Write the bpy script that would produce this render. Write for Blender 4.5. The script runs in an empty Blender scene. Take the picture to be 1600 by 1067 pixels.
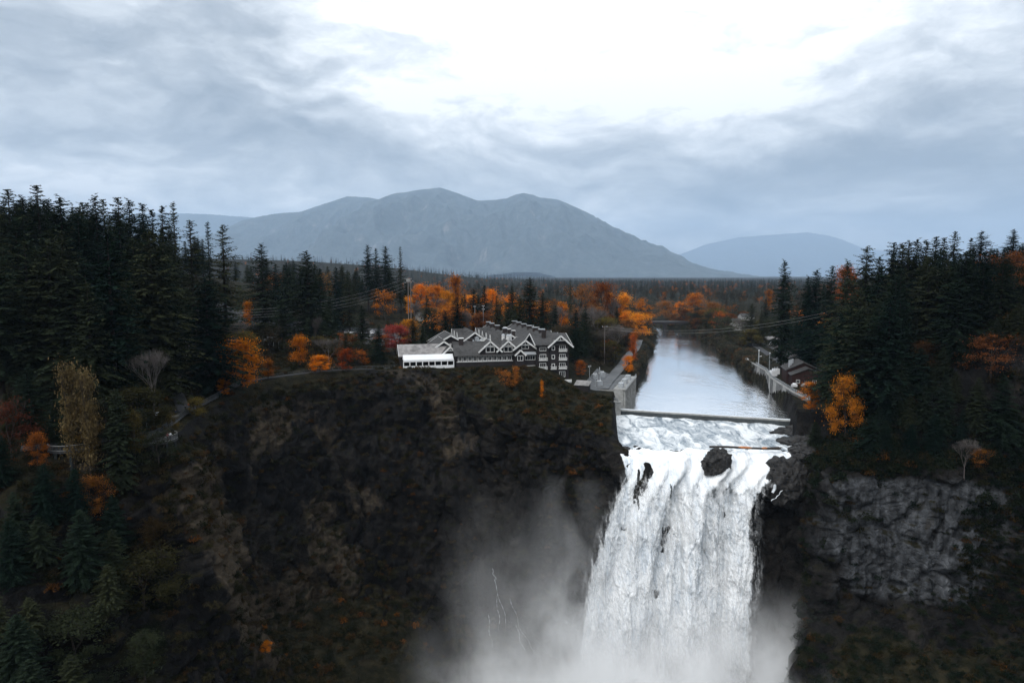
import bpy, bmesh, math, random
import numpy as np
from mathutils import Vector, Matrix
from mathutils.bvhtree import BVHTree

R = math.radians
sc = bpy.context.scene
COL = sc.collection

# ------------------------------------------------------------------ camera
CAM = Vector((0.0, 0.0, 52.0))            # metres above the river
PITCH = R(5.5); FPX = 1067.0              # focal length in photo pixels (1600 wide)
cam_d = bpy.data.cameras.new('camera'); cam = bpy.data.objects.new('camera', cam_d)
COL.objects.link(cam); cam.location = CAM; cam.rotation_euler = (R(90) - PITCH, 0, 0)
cam_d.sensor_width = 36.0; cam_d.lens = 36.0 * FPX / 1600.0
cam_d.clip_start = 0.5; cam_d.clip_end = 120000.0
sc.camera = cam

# ------------------------------------------------------------------ light
SUN_EL, SUN_AZ = R(48), R(212)            # veiled sun high behind the cloud, over the camera
sun_d = bpy.data.lights.new('sun', 'SUN'); sun = bpy.data.objects.new('sun', sun_d); COL.objects.link(sun)
sun_d.energy = 1.5; sun_d.angle = R(40); sun_d.color = (1.0, 0.97, 0.93)
sdir = Vector((math.sin(SUN_AZ) * math.cos(SUN_EL), math.cos(SUN_AZ) * math.cos(SUN_EL), math.sin(SUN_EL)))
sun.rotation_euler = sdir.to_track_quat('Z', 'Y').to_euler()
sun.location = sdir * 400
sc.view_settings.view_transform = 'Standard'; sc.view_settings.look = 'None'
sc.view_settings.exposure = 0.58; sc.view_settings.gamma = 1.0
sc.cycles.volume_bounces = 5; sc.cycles.max_bounces = 8; sc.cycles.diffuse_bounces = 3
sc.cycles.glossy_bounces = 2; sc.cycles.transparent_max_bounces = 8; sc.cycles.transmission_bounces = 3
sc.cycles.volume_max_steps = 128; sc.cycles.volume_step_rate = 1.0
sc.cycles.use_denoising = True

def px_dir(px, py):
    u = (px - 800.0) / FPX; v = (533.5 - py) / FPX
    return Vector((u, math.cos(PITCH) + v * math.sin(PITCH), -math.sin(PITCH) + v * math.cos(PITCH)))
def at_z(px, py, z):
    d = px_dir(px, py); return CAM + d * ((z - CAM.z) / d.z)
def at_y(px, py, y):
    d = px_dir(px, py); return CAM + d * (y / d.y)

# ------------------------------------------------------------------ node helpers
class NT:
    def __init__(s, tree): s.t = tree; s.n = tree.nodes; s.l = tree.links
    def new(s, typ, **kw):
        nd = s.n.new(typ)
        for k, v in kw.items():
            if k == 'inp':
                for kk, vv in v.items():
                    if hasattr(vv, 'is_linked') or hasattr(vv, 'links'): s.l.new(vv, nd.inputs[kk])
                    else: nd.inputs[kk].default_value = vv
            else: setattr(nd, k, v)
        return nd
    def math(s, op, a, b=None, c=None, clamp=False):
        nd = s.n.new('ShaderNodeMath'); nd.operation = op; nd.use_clamp = clamp
        for i, v in enumerate((a, b, c)):
            if v is None: continue
            if hasattr(v, 'links'): s.l.new(v, nd.inputs[i])
            else: nd.inputs[i].default_value = v
        return nd.outputs[0]
    def vmath(s, op, a, b=None, scale=None):
        nd = s.n.new('ShaderNodeVectorMath'); nd.operation = op
        for i, v in enumerate((a, b)):
            if v is None: continue
            if hasattr(v, 'links'): s.l.new(v, nd.inputs[i])
            else: nd.inputs[i].default_value = v
        if scale is not None:
            if hasattr(scale, 'links'): s.l.new(scale, nd.inputs['Scale'])
            else: nd.inputs['Scale'].default_value = scale
        return nd
    def mapr(s, v, a, b, c=0.0, d=1.0, smooth=True):
        nd = s.n.new('ShaderNodeMapRange'); nd.interpolation_type = 'SMOOTHSTEP' if smooth else 'LINEAR'
        s.l.new(v, nd.inputs[0])
        for i, k in enumerate((a, b, c, d)): nd.inputs[1 + i].default_value = k
        return nd.outputs[0]
    def noise(s, vec, scale, detail=4, rough=0.5, dist=0.0, dim='3D'):
        nd = s.n.new('ShaderNodeTexNoise'); nd.noise_dimensions = dim
        if vec is not None: s.l.new(vec, nd.inputs['Vector'])
        nd.inputs['Scale'].default_value = scale; nd.inputs['Detail'].default_value = detail
        nd.inputs['Roughness'].default_value = rough; nd.inputs['Distortion'].default_value = dist
        return nd.outputs[0]
    def ramp(s, v, stops):
        nd = s.n.new('ShaderNodeValToRGB'); s.l.new(v, nd.inputs[0]); el = nd.color_ramp.elements
        while len(el) < len(stops): el.new(0.5)
        for e, (p, c) in zip(el, stops): e.position = p; e.color = (*c, 1.0) if len(c) == 3 else c
        return nd.outputs[0]
    def mix(s, f, a, b, mode='MIX'):
        nd = s.n.new('ShaderNodeMix'); nd.data_type = 'RGBA'; nd.blend_type = mode
        for k, v in (('Factor', f), ('A', a), ('B', b)):
            sock = [q for q in nd.inputs if q.name == k and (q.type == 'RGBA' or (k == 'Factor' and q.type == 'VALUE'))][0]
            if hasattr(v, 'links'): s.l.new(v, sock)
            else: sock.default_value = v if k == 'Factor' else ((*v, 1.0) if len(v) == 3 else v)
        return [q for q in nd.outputs if q.type == 'RGBA'][0]

# ------------------------------------------------------------------ world: overcast sky with layered cloud
world = bpy.data.worlds.new('World'); sc.world = world; world.use_nodes = True
w = NT(world.node_tree); w.n.clear()
sky = w.new('ShaderNodeTexSky'); sky.sky_type = 'NISHITA'; sky.sun_disc = False
sky.sun_elevation = SUN_EL; sky.sun_rotation = SUN_AZ
tc = w.new('ShaderNodeTexCoord'); D0 = tc.outputs['Generated']
sep = w.new('ShaderNodeSeparateXYZ', inp={0: D0})
dz = w.math('MAXIMUM', sep.outputs[2], 0.0)
den = w.math('ADD', dz, 0.16)
plane = w.new('ShaderNodeCombineXYZ', inp={0: w.math('DIVIDE', sep.outputs[0], den), 1: w.math('DIVIDE', sep.outputs[1], den), 2: 0.0}).outputs[0]
# direction with the height stretched: cloud masses are wide and low
ZS = 2.45
flat = w.vmath('MULTIPLY', D0, (1.0, 1.0, ZS)).outputs[0]
wn = w.new('ShaderNodeTexNoise', inp={'Vector': flat, 'Scale': 3.2, 'Detail': 6.0, 'Roughness': 0.55})
warp = w.vmath('SUBTRACT', wn.outputs['Color'], (0.5, 0.5, 0.5)).outputs[0]
wflat = w.vmath('ADD', flat, w.vmath('SCALE', warp, scale=0.26).outputs[0]).outputs[0]
def blob(px, py, r0, r1):
    d = px_dir(px, py).normalized(); c = (d.x, d.y, d.z * ZS)
    dist = w.vmath('DISTANCE', wflat, c).outputs['Value']
    return w.mapr(dist, r0, r1, 1.0, 0.0)
f1 = w.noise(plane, 0.85, 7, 0.56, 0.25)
f2 = w.noise(wflat, 5.5, 8, 0.58, 0.3)
f3 = w.noise(plane, 3.0, 8, 0.62, 0.35)
V = w.math('ADD', 0.615, w.math('MULTIPLY', w.math('SUBTRACT', f1, 0.5), 0.55))
V = w.math('ADD', V, w.math('MULTIPLY', w.math('SUBTRACT', f2, 0.5), 0.80))
V = w.math('ADD', V, w.math('MULTIPLY', w.math('SUBTRACT', f3, 0.5), 0.30))
up_ = w.vmath('ADD', wflat, (0.02, 0.0, 0.075)).outputs[0]
sh1 = w.math('SUBTRACT', w.noise(up_, 5.5, 8, 0.58, 0.3), f2)              # lit tops, shaded bases of the billows
f4 = w.noise(wflat, 13.0, 7, 0.6, 0.2); sh2 = w.math('SUBTRACT', w.noise(w.vmath('ADD', wflat, (0.01, 0.0, 0.03)).outputs[0], 13.0, 7, 0.6, 0.2), f4)
V = w.math('ADD', V, w.math('MULTIPLY', sh1, -0.85)); V = w.math('ADD', V, w.math('MULTIPLY', sh2, -0.45))
V = w.math('ADD', V, w.math('MULTIPLY', w.math('SUBTRACT', f4, 0.5), 0.35))
BLOBS = [(1010, 30, 0.0, 0.75, 0.50), (720, 150, 0.03, 0.25, 0.16), (1230, 120, 0.0, 0.32, 0.16),
         (430, 240, 0.03, 0.26, -0.30), (620, 268, 0.02, 0.20, -0.26), (150, 100, 0.05, 0.40, -0.20), (430, 120, 0.05, 0.26, -0.16),
         (1520, 235, 0.05, 0.42, -0.36), (1340, 225, 0.03, 0.24, -0.26), (1000, 268, 0.02, 0.22, -0.26), (830, 262, 0.02, 0.18, -0.20), (1180, 300, 0.02, 0.20, -0.16),
         (120, 262, 0.02, 0.15, 0.22), (225, 250, 0.02, 0.10, 0.16), (520, 306, 0.01, 0.15, 0.24), (900, 318, 0.02, 0.18, 0.16), (300, 315, 0.02, 0.20, 0.14)]
for (bx, by, r0, r1, amt) in BLOBS:
    V = w.math('ADD', V, w.math('MULTIPLY', blob(bx, by, r0, r1), amt))
colr = w.ramp(V, [(0.0, (0.25, 0.283, 0.318)), (0.30, (0.37, 0.402, 0.435)), (0.58, (0.55, 0.582, 0.61)), (0.82, (0.745, 0.77, 0.79)), (1.0, (0.96, 0.97, 0.975))])
# standard overcast luminance: the dome brightens evenly from horizon to zenith
cie = w.math('ADD', 0.88, w.math('MULTIPLY', dz, 0.75))
cloud = w.vmath('SCALE', colr, scale=cie).outputs[0]
bg1 = w.new('ShaderNodeBackground', inp={'Color': sky.outputs[0], 'Strength': 0.10})
bg2 = w.new('ShaderNodeBackground', inp={'Color': cloud, 'Strength': 0.95})
mixs = w.new('ShaderNodeMixShader', inp={0: 0.94, 1: bg1.outputs[0], 2: bg2.outputs[0]})
w.new('ShaderNodeOutputWorld', inp={0: mixs.outputs[0]})

# ------------------------------------------------------------------ object helpers
def tag(o, label=None, cat=None, group=None, kind=None):
    if label: o['label'] = label
    if cat: o['category'] = cat
    if group: o['group'] = group
    if kind: o['kind'] = kind
    return o
def empty(name, loc=(0, 0, 0), rz=0.0, label=None, cat=None, group=None):
    o = bpy.data.objects.new(name, None); COL.objects.link(o)
    o.location = loc; o.rotation_euler = (0, 0, rz); o.empty_display_size = 0.3
    return tag(o, label, cat, group)
def mesh_np(name, V, F, smooth=False):
    """V (n,3) float, F (m,k) int with a constant k"""
    V = np.asarray(V, np.float32); F = np.asarray(F, np.int32); k = F.shape[1]; m = F.shape[0]
    me = bpy.data.meshes.new(name)
    me.vertices.add(len(V)); me.vertices.foreach_set('co', V.ravel())
    me.loops.add(m * k); me.loops.foreach_set('vertex_index', F.ravel())
    me.polygons.add(m); me.polygons.foreach_set('loop_start', np.arange(0, m * k, k, dtype=np.int32))
    me.polygons.foreach_set('loop_total', np.full(m, k, np.int32))
    if smooth: me.polygons.foreach_set('use_smooth', np.ones(m, bool))
    me.update(calc_edges=True); return me
def link(name, me, mat=None, parent=None, loc=None):
    o = bpy.data.objects.new(name, me); COL.objects.link(o)
    if mat is not None and len(me.materials) == 0: me.materials.append(mat)
    if parent is not None: o.parent = parent
    if loc is not None: o.location = loc
    return o
class MB:
    """collects simple shapes; build() links them as one mesh object"""
    def __init__(s): s.v = []; s.f = []
    def add(s, vs, fs):
        b = len(s.v); s.v += [tuple(v) for v in vs]; s.f += [tuple(i + b for i in f) for f in fs]; return s
    def box(s, x0, x1, y0, y1, z0, z1):
        return s.add([(x0, y0, z0), (x1, y0, z0), (x1, y1, z0), (x0, y1, z0), (x0, y0, z1), (x1, y0, z1), (x1, y1, z1), (x0, y1, z1)],
                     [(0, 3, 2, 1), (4, 5, 6, 7), (0, 1, 5, 4), (1, 2, 6, 5), (2, 3, 7, 6), (3, 0, 4, 7)])
    def bar(s, a, b, r, n=6, r2=None):
        a = Vector(a); b = Vector(b); d = (b - a)
        if d.length < 1e-6: return s
        q = d.to_track_quat('Z', 'Y'); r2 = r if r2 is None else r2; vs = []
        for p, rr in ((a, r), (b, r2)):
            for i in range(n):
                t = 2 * math.pi * i / n; vs.append(p + q @ Vector((rr * math.cos(t), rr * math.sin(t), 0)))
        fs = [(i, (i + 1) % n, n + (i + 1) % n, n + i) for i in range(n)] + [tuple(range(n - 1, -1, -1)), tuple(range(n, 2 * n))]
        return s.add(vs, fs)
    def beam(s, a, b, wd, ht):
        """box beam from a to b, wd across (horizontal), ht upright"""
        a = Vector(a); b = Vector(b); d = (b - a).normalized()
        side = d.cross(Vector((0, 0, 1)))
        side = side.normalized() if side.length > 1e-4 else Vector((1, 0, 0)); up = side.cross(d)
        vs = []
        for p in (a, b):
            for (i, j) in ((-1, -1), (1, -1), (1, 1), (-1, 1)): vs.append(p + side * (i * wd / 2) + up * (j * ht / 2))
        return s.add(vs, [(0, 1, 2, 3), (7, 6, 5, 4), (0, 4, 5, 1), (1, 5, 6, 2), (2, 6, 7, 3), (3, 7, 4, 0)])
    def tube(s, pts, r, n=6):
        for a, b in zip(pts[:-1], pts[1:]): s.bar(a, b, r, n)
        return s
    def mesh(s, name):
        me = bpy.data.meshes.new(name); me.from_pydata(s.v, [], s.f); me.update(); return me
    def build(s, name, mat, parent=None, loc=None): return link(name, s.mesh(name), mat, parent, loc)

# ------------------------------------------------------------------ numpy noise
_rs = np.random.RandomState(7); _P = _rs.permutation(256); _P = np.concatenate([_P, _P, _P])
_G = _rs.normal(size=(256, 3)); _G /= np.linalg.norm(_G, axis=1)[:, None]
def pn(x, y, z):
    xi = np.floor(x).astype(np.int64); yi = np.floor(y).astype(np.int64); zi = np.floor(z).astype(np.int64)
    xf = x - xi; yf = y - yi; zf = z - zi; xi &= 255; yi &= 255; zi &= 255
    u = xf**3 * (xf * (xf * 6 - 15) + 10); v = yf**3 * (yf * (yf * 6 - 15) + 10); q = zf**3 * (zf * (zf * 6 - 15) + 10)
    def g(i, j, k):
        h = _P[_P[_P[xi + i] + yi + j] + zi + k]; gr = _G[h]
        return gr[..., 0] * (xf - i) + gr[..., 1] * (yf - j) + gr[..., 2] * (zf - k)
    def lp(a, b, t): return a + (b - a) * t
    return lp(lp(lp(g(0,0,0), g(1,0,0), u), lp(g(0,1,0), g(1,1,0), u), v), lp(lp(g(0,0,1), g(1,0,1), u), lp(g(0,1,1), g(1,1,1), u), v), q)
def fbm(x, y, z, oct=4, gain=0.5, lac=2.03):
    a = 1.0; s = 0.0; t = 0.0
    for o in range(oct):
        s = s + a * pn(x + 17.3 * o, y + 5.1 * o, z + 9.7 * o); t += a; a *= gain; x = x * lac; y = y * lac; z = z * lac
    return s / t * 1.6
def ridge(x, y, z, oct=4, gain=0.5, lac=2.1):
    a = 1.0; s = 0.0; t = 0.0
    for o in range(oct):
        s = s + a * (1 - np.abs(pn(x + 31.7 * o, y + 3.3 * o, z + 11.9 * o)) * 2.2); t += a; a *= gain; x = x * lac; y = y * lac; z = z * lac
    return s / t
def worley(x, y, z):
    """nearest two cell distances and the nearest cell's random number"""
    xi = np.floor(x).astype(np.int64); yi = np.floor(y).astype(np.int64); zi = np.floor(z).astype(np.int64)
    f1 = np.full(x.shape, 9.0); f2 = np.full(x.shape, 9.0); cid = np.zeros(x.shape)
    for i in (-1, 0, 1):
        for j in (-1, 0, 1):
            for k in (-1, 0, 1):
                a, b, c = (xi + i) & 255, (yi + j) & 255, (zi + k) & 255; h = _P[_P[_P[a] + b] + c]; g = _G[h] * 0.45 + 0.5
                d = np.sqrt((xi + i + g[:, 0] - x) ** 2 + (yi + j + g[:, 1] - y) ** 2 + (zi + k + g[:, 2] - z) ** 2)
                n = d < f1; f2 = np.where(n, f1, np.minimum(f2, d)); cid = np.where(n, (h * 7919 % 256) / 255.0, cid); f1 = np.where(n, d, f1)
    return f1, f2, cid
def sm(t): t = np.clip(t, 0, 1); return t * t * (3 - 2 * t)
# ------------------------------------------------------------------ materials
def new_mat(name):
    m = bpy.data.materials.new(name); m.use_nodes = True; nt = NT(m.node_tree); nt.n.clear()
    out = nt.new('ShaderNodeOutputMaterial'); return m, nt, out
def bsdf(nt, color, rough=0.8, spec=0.3, normal=None, **kw):
    b = nt.new('ShaderNodeBsdfPrincipled')
    if hasattr(color, 'links'): nt.l.new(color, b.inputs['Base Color'])
    else: b.inputs['Base Color'].default_value = (*color, 1)
    if hasattr(rough, 'links'): nt.l.new(rough, b.inputs['Roughness'])
    else: b.inputs['Roughness'].default_value = rough
    b.inputs['Specular IOR Level'].default_value = spec
    if normal is not None: nt.l.new(normal, b.inputs['Normal'])
    for k, v in kw.items(): b.inputs[k.replace('_', ' ')].default_value = v
    return b
def plain(name, color, rough=0.7, spec=0.3, var=0.25, scale=1.5, metallic=0.0):
    """painted / weathered surface: colour broken up by two scales of stains"""
    m, nt, out = new_mat(name)
    g = nt.new('ShaderNodeNewGeometry').outputs['Position']
    n1 = nt.noise(g, scale, 5, 0.6); n2 = nt.noise(g, scale * 0.17, 3, 0.5)
    f = nt.math('ADD', nt.math('MULTIPLY', n1, 0.6), nt.math('MULTIPLY', n2, 0.4))
    c = nt.mix(nt.mapr(f, 0.3, 0.7), tuple(x * (1 - var) for x in color), tuple(min(1, x * (1 + var)) for x in color))
    b = bsdf(nt, c, rough, spec, Metallic=metallic); nt.l.new(b.outputs[0], out.inputs[0]); return m
M = {}
def leaf_mat(name, base, var, trans=0.35):
    m, nt, out = new_mat(name)
    oi = nt.new('ShaderNodeObjectInfo'); geo = nt.new('ShaderNodeNewGeometry')
    base_c = oi.outputs['Color'] if base is None else None
    n = nt.noise(geo.outputs['Position'], 0.45, 3, 0.6)
    f = nt.math('ADD', nt.math('MULTIPLY', n, 0.9), nt.math('MULTIPLY', nt.math('SUBTRACT', oi.outputs['Random'], 0.5), 0.35))
    n2 = nt.noise(geo.outputs['Position'], 4.0, 2, 0.5)
    f = nt.math('ADD', f, nt.math('MULTIPLY', nt.math('SUBTRACT', n2, 0.5), 0.5))
    k = nt.mapr(f, 0.2, 0.85, 1 - var, 1 + var, smooth=False)
    if base is None: c = nt.vmath('SCALE', base_c, scale=k).outputs[0]
    else:
        hs = nt.mix(oi.outputs['Random'], base[0], base[1]); c = nt.vmath('SCALE', hs, scale=k).outputs[0]
    d = nt.new('ShaderNodeBsdfDiffuse', inp={'Color': c}); t = nt.new('ShaderNodeBsdfTranslucent', inp={'Color': c})
    mx = nt.new('ShaderNodeMixShader', inp={0: trans, 1: d.outputs[0], 2: t.outputs[0]})
    nt.l.new(mx.outputs[0], out.inputs[0]); return m
M['needle'] = leaf_mat('conifer_needles', ((0.012, 0.029, 0.022), (0.034, 0.038, 0.019)), 0.55, 0.2)
M['leaf'] = leaf_mat('autumn_leaves', None, 0.72, 0.35)
M['bark'] = plain('bark', (0.04, 0.033, 0.028), 0.9, 0.1, 0.4, 3.0)
M['palebark'] = plain('pale_bark', (0.095, 0.083, 0.078), 0.9, 0.1, 0.3, 3.0)

# ground: one material for the whole sheet, told apart by slope and a baked mask
def ground_mat():
    m, nt, out = new_mat('terrain')
    geo = nt.new('ShaderNodeNewGeometry'); P = geo.outputs['Position']; N = geo.outputs['Normal']
    up = nt.new('ShaderNodeSeparateXYZ', inp={0: N}).outputs[2]
    at = nt.new('ShaderNodeAttribute', attribute_name='mask'); ac = nt.new('ShaderNodeSeparateColor', inp={0: at.outputs['Color']})
    grey, green, tan = ac.outputs[0], ac.outputs[1], ac.outputs[2]
    st = nt.vmath('MULTIPLY', P, (1.0, 1.0, 0.35)).outputs[0]
    n1 = nt.noise(st, 0.10, 8, 0.62, 0.6); n2 = nt.noise(P, 0.6, 8, 0.65, 0.3); n3 = nt.noise(P, 0.028, 5, 0.55)
    rock = nt.ramp(nt.math('ADD', nt.math('MULTIPLY', n1, 0.55), nt.math('MULTIPLY', n2, 0.45)),
                   [(0.32, (0.003, 0.003, 0.0033)), (0.46, (0.007, 0.0068, 0.007)), (0.55, (0.016, 0.0148, 0.0140)), (0.65, (0.033, 0.029, 0.025)), (0.80, (0.085, 0.074, 0.060))])
    # pale andesite wall beside the falls with dark seep streaks
    streak = nt.noise(nt.vmath('MULTIPLY', P, (0.9, 0.9, 0.07)).outputs[0], 0.45, 6, 0.6, 0.4)
    pale = nt.ramp(nt.math('ADD', nt.math('MULTIPLY', streak, 0.6), nt.math('MULTIPLY', n2, 0.4)),
                   [(0.38, (0.008, 0.0085, 0.009)), (0.48, (0.035, 0.037, 0.040)), (0.60, (0.075, 0.079, 0.086)), (0.74, (0.17, 0.175, 0.18))])
    rock = nt.mix(nt.mapr(nt.math('ADD', grey, nt.math('MULTIPLY', nt.math('SUBTRACT', n3, 0.5), 2.6)), 0.3, 0.75), rock, pale)
    tanc = nt.ramp(n2, [(0.3, (0.022, 0.018, 0.0135)), (0.7, (0.090, 0.070, 0.049))])
    rock = nt.mix(nt.mapr(nt.math('ADD', tan, nt.math('ADD', nt.math('MULTIPLY', nt.math('SUBTRACT', n3, 0.5), 2.2), nt.math('MULTIPLY', nt.math('SUBTRACT', n1, 0.5), 1.4))), 0.42, 0.66, 0.0, 0.85), rock, tanc)
    vo = nt.new('ShaderNodeTexVoronoi', feature='DISTANCE_TO_EDGE', inp={'Vector': nt.vmath('ADD', P, nt.vmath('SCALE', nt.new('ShaderNodeTexNoise', inp={'Vector': P, 'Scale': 0.5, 'Detail': 3.0}).outputs['Color'], scale=2.0).outputs[0]).outputs[0], 'Scale': 0.38}).outputs['Distance']
    crack = nt.mapr(vo, 0.0, 0.10)
    moss = nt.ramp(nt.noise(P, 0.35, 6, 0.6), [(0.3, (0.005, 0.006, 0.0035)), (0.5, (0.013, 0.0125, 0.007)), (0.68, (0.030, 0.025, 0.0135)), (0.85, (0.045, 0.027, 0.0135))])
    g = nt.math('ADD', nt.math('MULTIPLY', nt.math('SUBTRACT', up, 0.5), 1.1), nt.math('MULTIPLY', nt.math('SUBTRACT', n1, 0.5), 1.6))
    g = nt.math('ADD', g, nt.math('SUBTRACT', nt.math('MULTIPLY', green, 1.2), 0.25))
    c = nt.mix(nt.mapr(g, 0.0, 0.4), rock, moss)
    hgt = nt.math('ADD', nt.math('ADD', n2, nt.math('MULTIPLY', crack, 0.5)), nt.math('MULTIPLY', nt.noise(P, 2.5, 6, 0.65), 0.5))
    bmp = nt.new('ShaderNodeBump', inp={'Height': hgt, 'Strength': 0.6, 'Distance': 0.7})
    b = bsdf(nt, c, nt.mapr(n2, 0.3, 0.7, 0.7, 0.98), 0.05, bmp.outputs[0]); nt.l.new(b.outputs[0], out.inputs[0]); return m
M['ground'] = ground_mat()

def mountain_mat():
    m, nt, out = new_mat('hazed_mountain_forest')
    geo = nt.new('ShaderNodeNewGeometry'); P = geo.outputs['Position']; N = geo.outputs['Normal']
    up = nt.new('ShaderNodeSeparateXYZ', inp={0: N}).outputs[2]
    n1 = nt.noise(nt.vmath('MULTIPLY', P, (1, 1, 0.30)).outputs[0], 0.0022, 8, 0.68, 0.8); n2 = nt.noise(P, 0.008, 7, 0.72)
    hazed_forest = nt.ramp(nt.math('ADD', nt.math('MULTIPLY', n1, 0.5), nt.math('MULTIPLY', n2, 0.5)), [(0.35, (0.05, 0.070, 0.080)), (0.55, (0.095, 0.118, 0.13)), (0.7, (0.15, 0.165, 0.175))])  # forest paled and blued in its colour, painting in part of the haze
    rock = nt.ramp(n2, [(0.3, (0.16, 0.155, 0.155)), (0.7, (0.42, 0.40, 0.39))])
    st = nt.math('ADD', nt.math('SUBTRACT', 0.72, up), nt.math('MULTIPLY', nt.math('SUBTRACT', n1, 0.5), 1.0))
    c = nt.mix(nt.mapr(st, 0.15, 0.46, 0.0, 0.6), hazed_forest, rock)
    bmp = nt.new('ShaderNodeBump', inp={'Height': n2, 'Strength': 0.6, 'Distance': 45.0})
    b = bsdf(nt, c, 0.95, 0.1, bmp.outputs[0]); nt.l.new(b.outputs[0], out.inputs[0]); return m
M['mountain'] = mountain_mat()

def river_mat():
    m, nt, out = new_mat('river_water')
    P = nt.new('ShaderNodeNewGeometry').outputs['Position']
    rot = nt.new('ShaderNodeMapping', vector_type='POINT'); nt.l.new(P, rot.inputs[0])
    rot.inputs['Rotation'].default_value = (0, 0, R(9)); rot.inputs['Scale'].default_value = (0.8, 0.55, 1.0)
    a = nt.noise(rot.outputs[0], 0.50, 6, 0.62, 0.5); b_ = nt.noise(rot.outputs[0], 0.07, 4, 0.5, 0.5)
    h = nt.math('ADD', a, nt.math('MULTIPLY', b_, 1.5))
    calm = nt.mapr(nt.noise(rot.outputs[0], 0.022, 3, 0.5, 0.8), 0.38, 0.62, 0.06, 0.34)
    bmp = nt.new('ShaderNodeBump', inp={'Height': h, 'Strength': calm, 'Distance': 0.55})
    d = nt.new('ShaderNodeBsdfDiffuse', inp={'Color': (0.02, 0.024, 0.026, 1)})
    g = nt.new('ShaderNodeBsdfGlossy', inp={'Color': (0.98, 0.99, 1.0, 1), 'Roughness': 0.10}); nt.l.new(bmp.outputs[0], g.inputs['Normal'])
    lw = nt.new('ShaderNodeLayerWeight', inp={'Blend': 0.80})
    mx = nt.new('ShaderNodeMixShader', inp={0: nt.mapr(lw.outputs['Facing'], 0.0, 0.9, 0.15, 1.0), 1: d.outputs[0], 2: g.outputs[0]})
    nt.l.new(mx.outputs[0], out.inputs[0]); return m
M['river'] = river_mat()

def foam_mat(name, glassy):
    """white water; 'glassy' lets the dark river show between the foam"""
    m, nt, out = new_mat(name)
    P = nt.new('ShaderNodeNewGeometry').outputs['Position']
    if glassy:
        mp = nt.new('ShaderNodeMapping'); nt.l.new(P, mp.inputs[0]); mp.inputs['Scale'].default_value = (1.0, 0.34, 1.0)
        n = nt.noise(mp.outputs[0], 0.22, 9, 0.66, 1.2); k = nt.mapr(n, 0.38, 0.60)
        rough = nt.mapr(n, 0.36, 0.56, 0.2, 0.8)
    else:
        mp = nt.new('ShaderNodeMapping'); nt.l.new(P, mp.inputs[0]); mp.inputs['Scale'].default_value = (1.0, 1.0, 0.22)
        n = nt.noise(mp.outputs[0], 0.8, 9, 0.72, 0.9); k = nt.mapr(n, 0.34, 0.58)
        rough = 0.7
    c = nt.mix(k, (0.20, 0.245, 0.285) if glassy else (0.64, 0.70, 0.76), (0.955, 0.965, 0.975) if not glassy else (0.76, 0.785, 0.80))
    fine = nt.noise(mp.outputs[0], 2.2, 6, 0.7, 0.4)
    bmp = nt.new('ShaderNodeBump', inp={'Height': nt.math('ADD', n, nt.math('MULTIPLY', fine, 0.5)), 'Strength': 0.5 if glassy else 0.32, 'Distance': 0.6})
    b = bsdf(nt, c, rough, 0.3, bmp.outputs[0])
    t = nt.new('ShaderNodeBsdfTranslucent', inp={'Color': c})
    mx = nt.new('ShaderNodeMixShader', inp={0: 0.0 if glassy else 0.06, 1: b.outputs[0], 2: t.outputs[0]})
    nt.l.new(mx.outputs[0], out.inputs[0]); return m
M['rapids'] = foam_mat('rapids_water', True)
def falls_mat(name, veil):
    """falling water: long vertical streaks of foam over grey glassy water with grey-blue shading painted between the lumps, torn and thinning towards its edges"""
    m, nt, out = new_mat(name)
    P = nt.new('ShaderNodeNewGeometry').outputs['Position']; at = nt.new('ShaderNodeAttribute', attribute_name='body').outputs['Fac']
    wv = nt.vmath('SCALE', nt.vmath('SUBTRACT', nt.new('ShaderNodeTexNoise', inp={'Vector': P, 'Scale': 0.25, 'Detail': 3.0}).outputs['Color'], (0.5, 0.5, 0.5)).outputs[0], scale=1.6).outputs[0]
    W = nt.vmath('ADD', P, wv).outputs[0]
    s1 = nt.noise(nt.vmath('MULTIPLY', W, (1.0, 0.4, 0.13)).outputs[0], 0.9, 8, 0.66, 0.3)
    s2 = nt.noise(nt.vmath('MULTIPLY', W, (1.0, 0.5, 0.42)).outputs[0], 2.4, 6, 0.65, 0.4)
    s3 = nt.noise(nt.vmath('MULTIPLY', W, (1.0, 0.5, 0.30)).outputs[0], 0.28, 6, 0.6, 0.5)
    f = nt.math('ADD', nt.math('MULTIPLY', s1, 0.45), nt.math('ADD', nt.math('MULTIPLY', s2, 0.25), nt.math('MULTIPLY', s3, 0.30)))
    c = nt.ramp(f, [(0.35, (0.42, 0.49, 0.56)), (0.44, (0.72, 0.77, 0.82)), (0.52, (0.92, 0.94, 0.955)), (0.60, (0.945, 0.955, 0.965))])  # grey-blue stops: thin water, plus shade between the foam lumps put into the colour
    bmp = nt.new('ShaderNodeBump', inp={'Height': f, 'Strength': 0.2, 'Distance': 0.7})
    b = bsdf(nt, c, 0.75, 0.15, bmp.outputs[0])
    t = nt.new('ShaderNodeBsdfTranslucent', inp={'Color': c}); bt = nt.new('ShaderNodeMixShader', inp={0: 0.15 if veil else 0.05, 1: b.outputs[0], 2: t.outputs[0]})
    if veil: al = nt.math('MULTIPLY', nt.mapr(nt.math('ADD', nt.math('MULTIPLY', s1, 0.6), nt.math('MULTIPLY', s2, 0.4)), 0.47, 0.68, 0.0, 0.62), at)
    else: al = nt.mapr(nt.math('ADD', at, nt.math('MULTIPLY', nt.math('SUBTRACT', f, 0.5), 2.6)), 0.25, 0.75)
    tr = nt.new('ShaderNodeBsdfTransparent'); mx = nt.new('ShaderNodeMixShader', inp={0: al, 1: tr.outputs[0], 2: bt.outputs[0]})
    nt.l.new(mx.outputs[0], out.inputs[0]); return m
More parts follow.
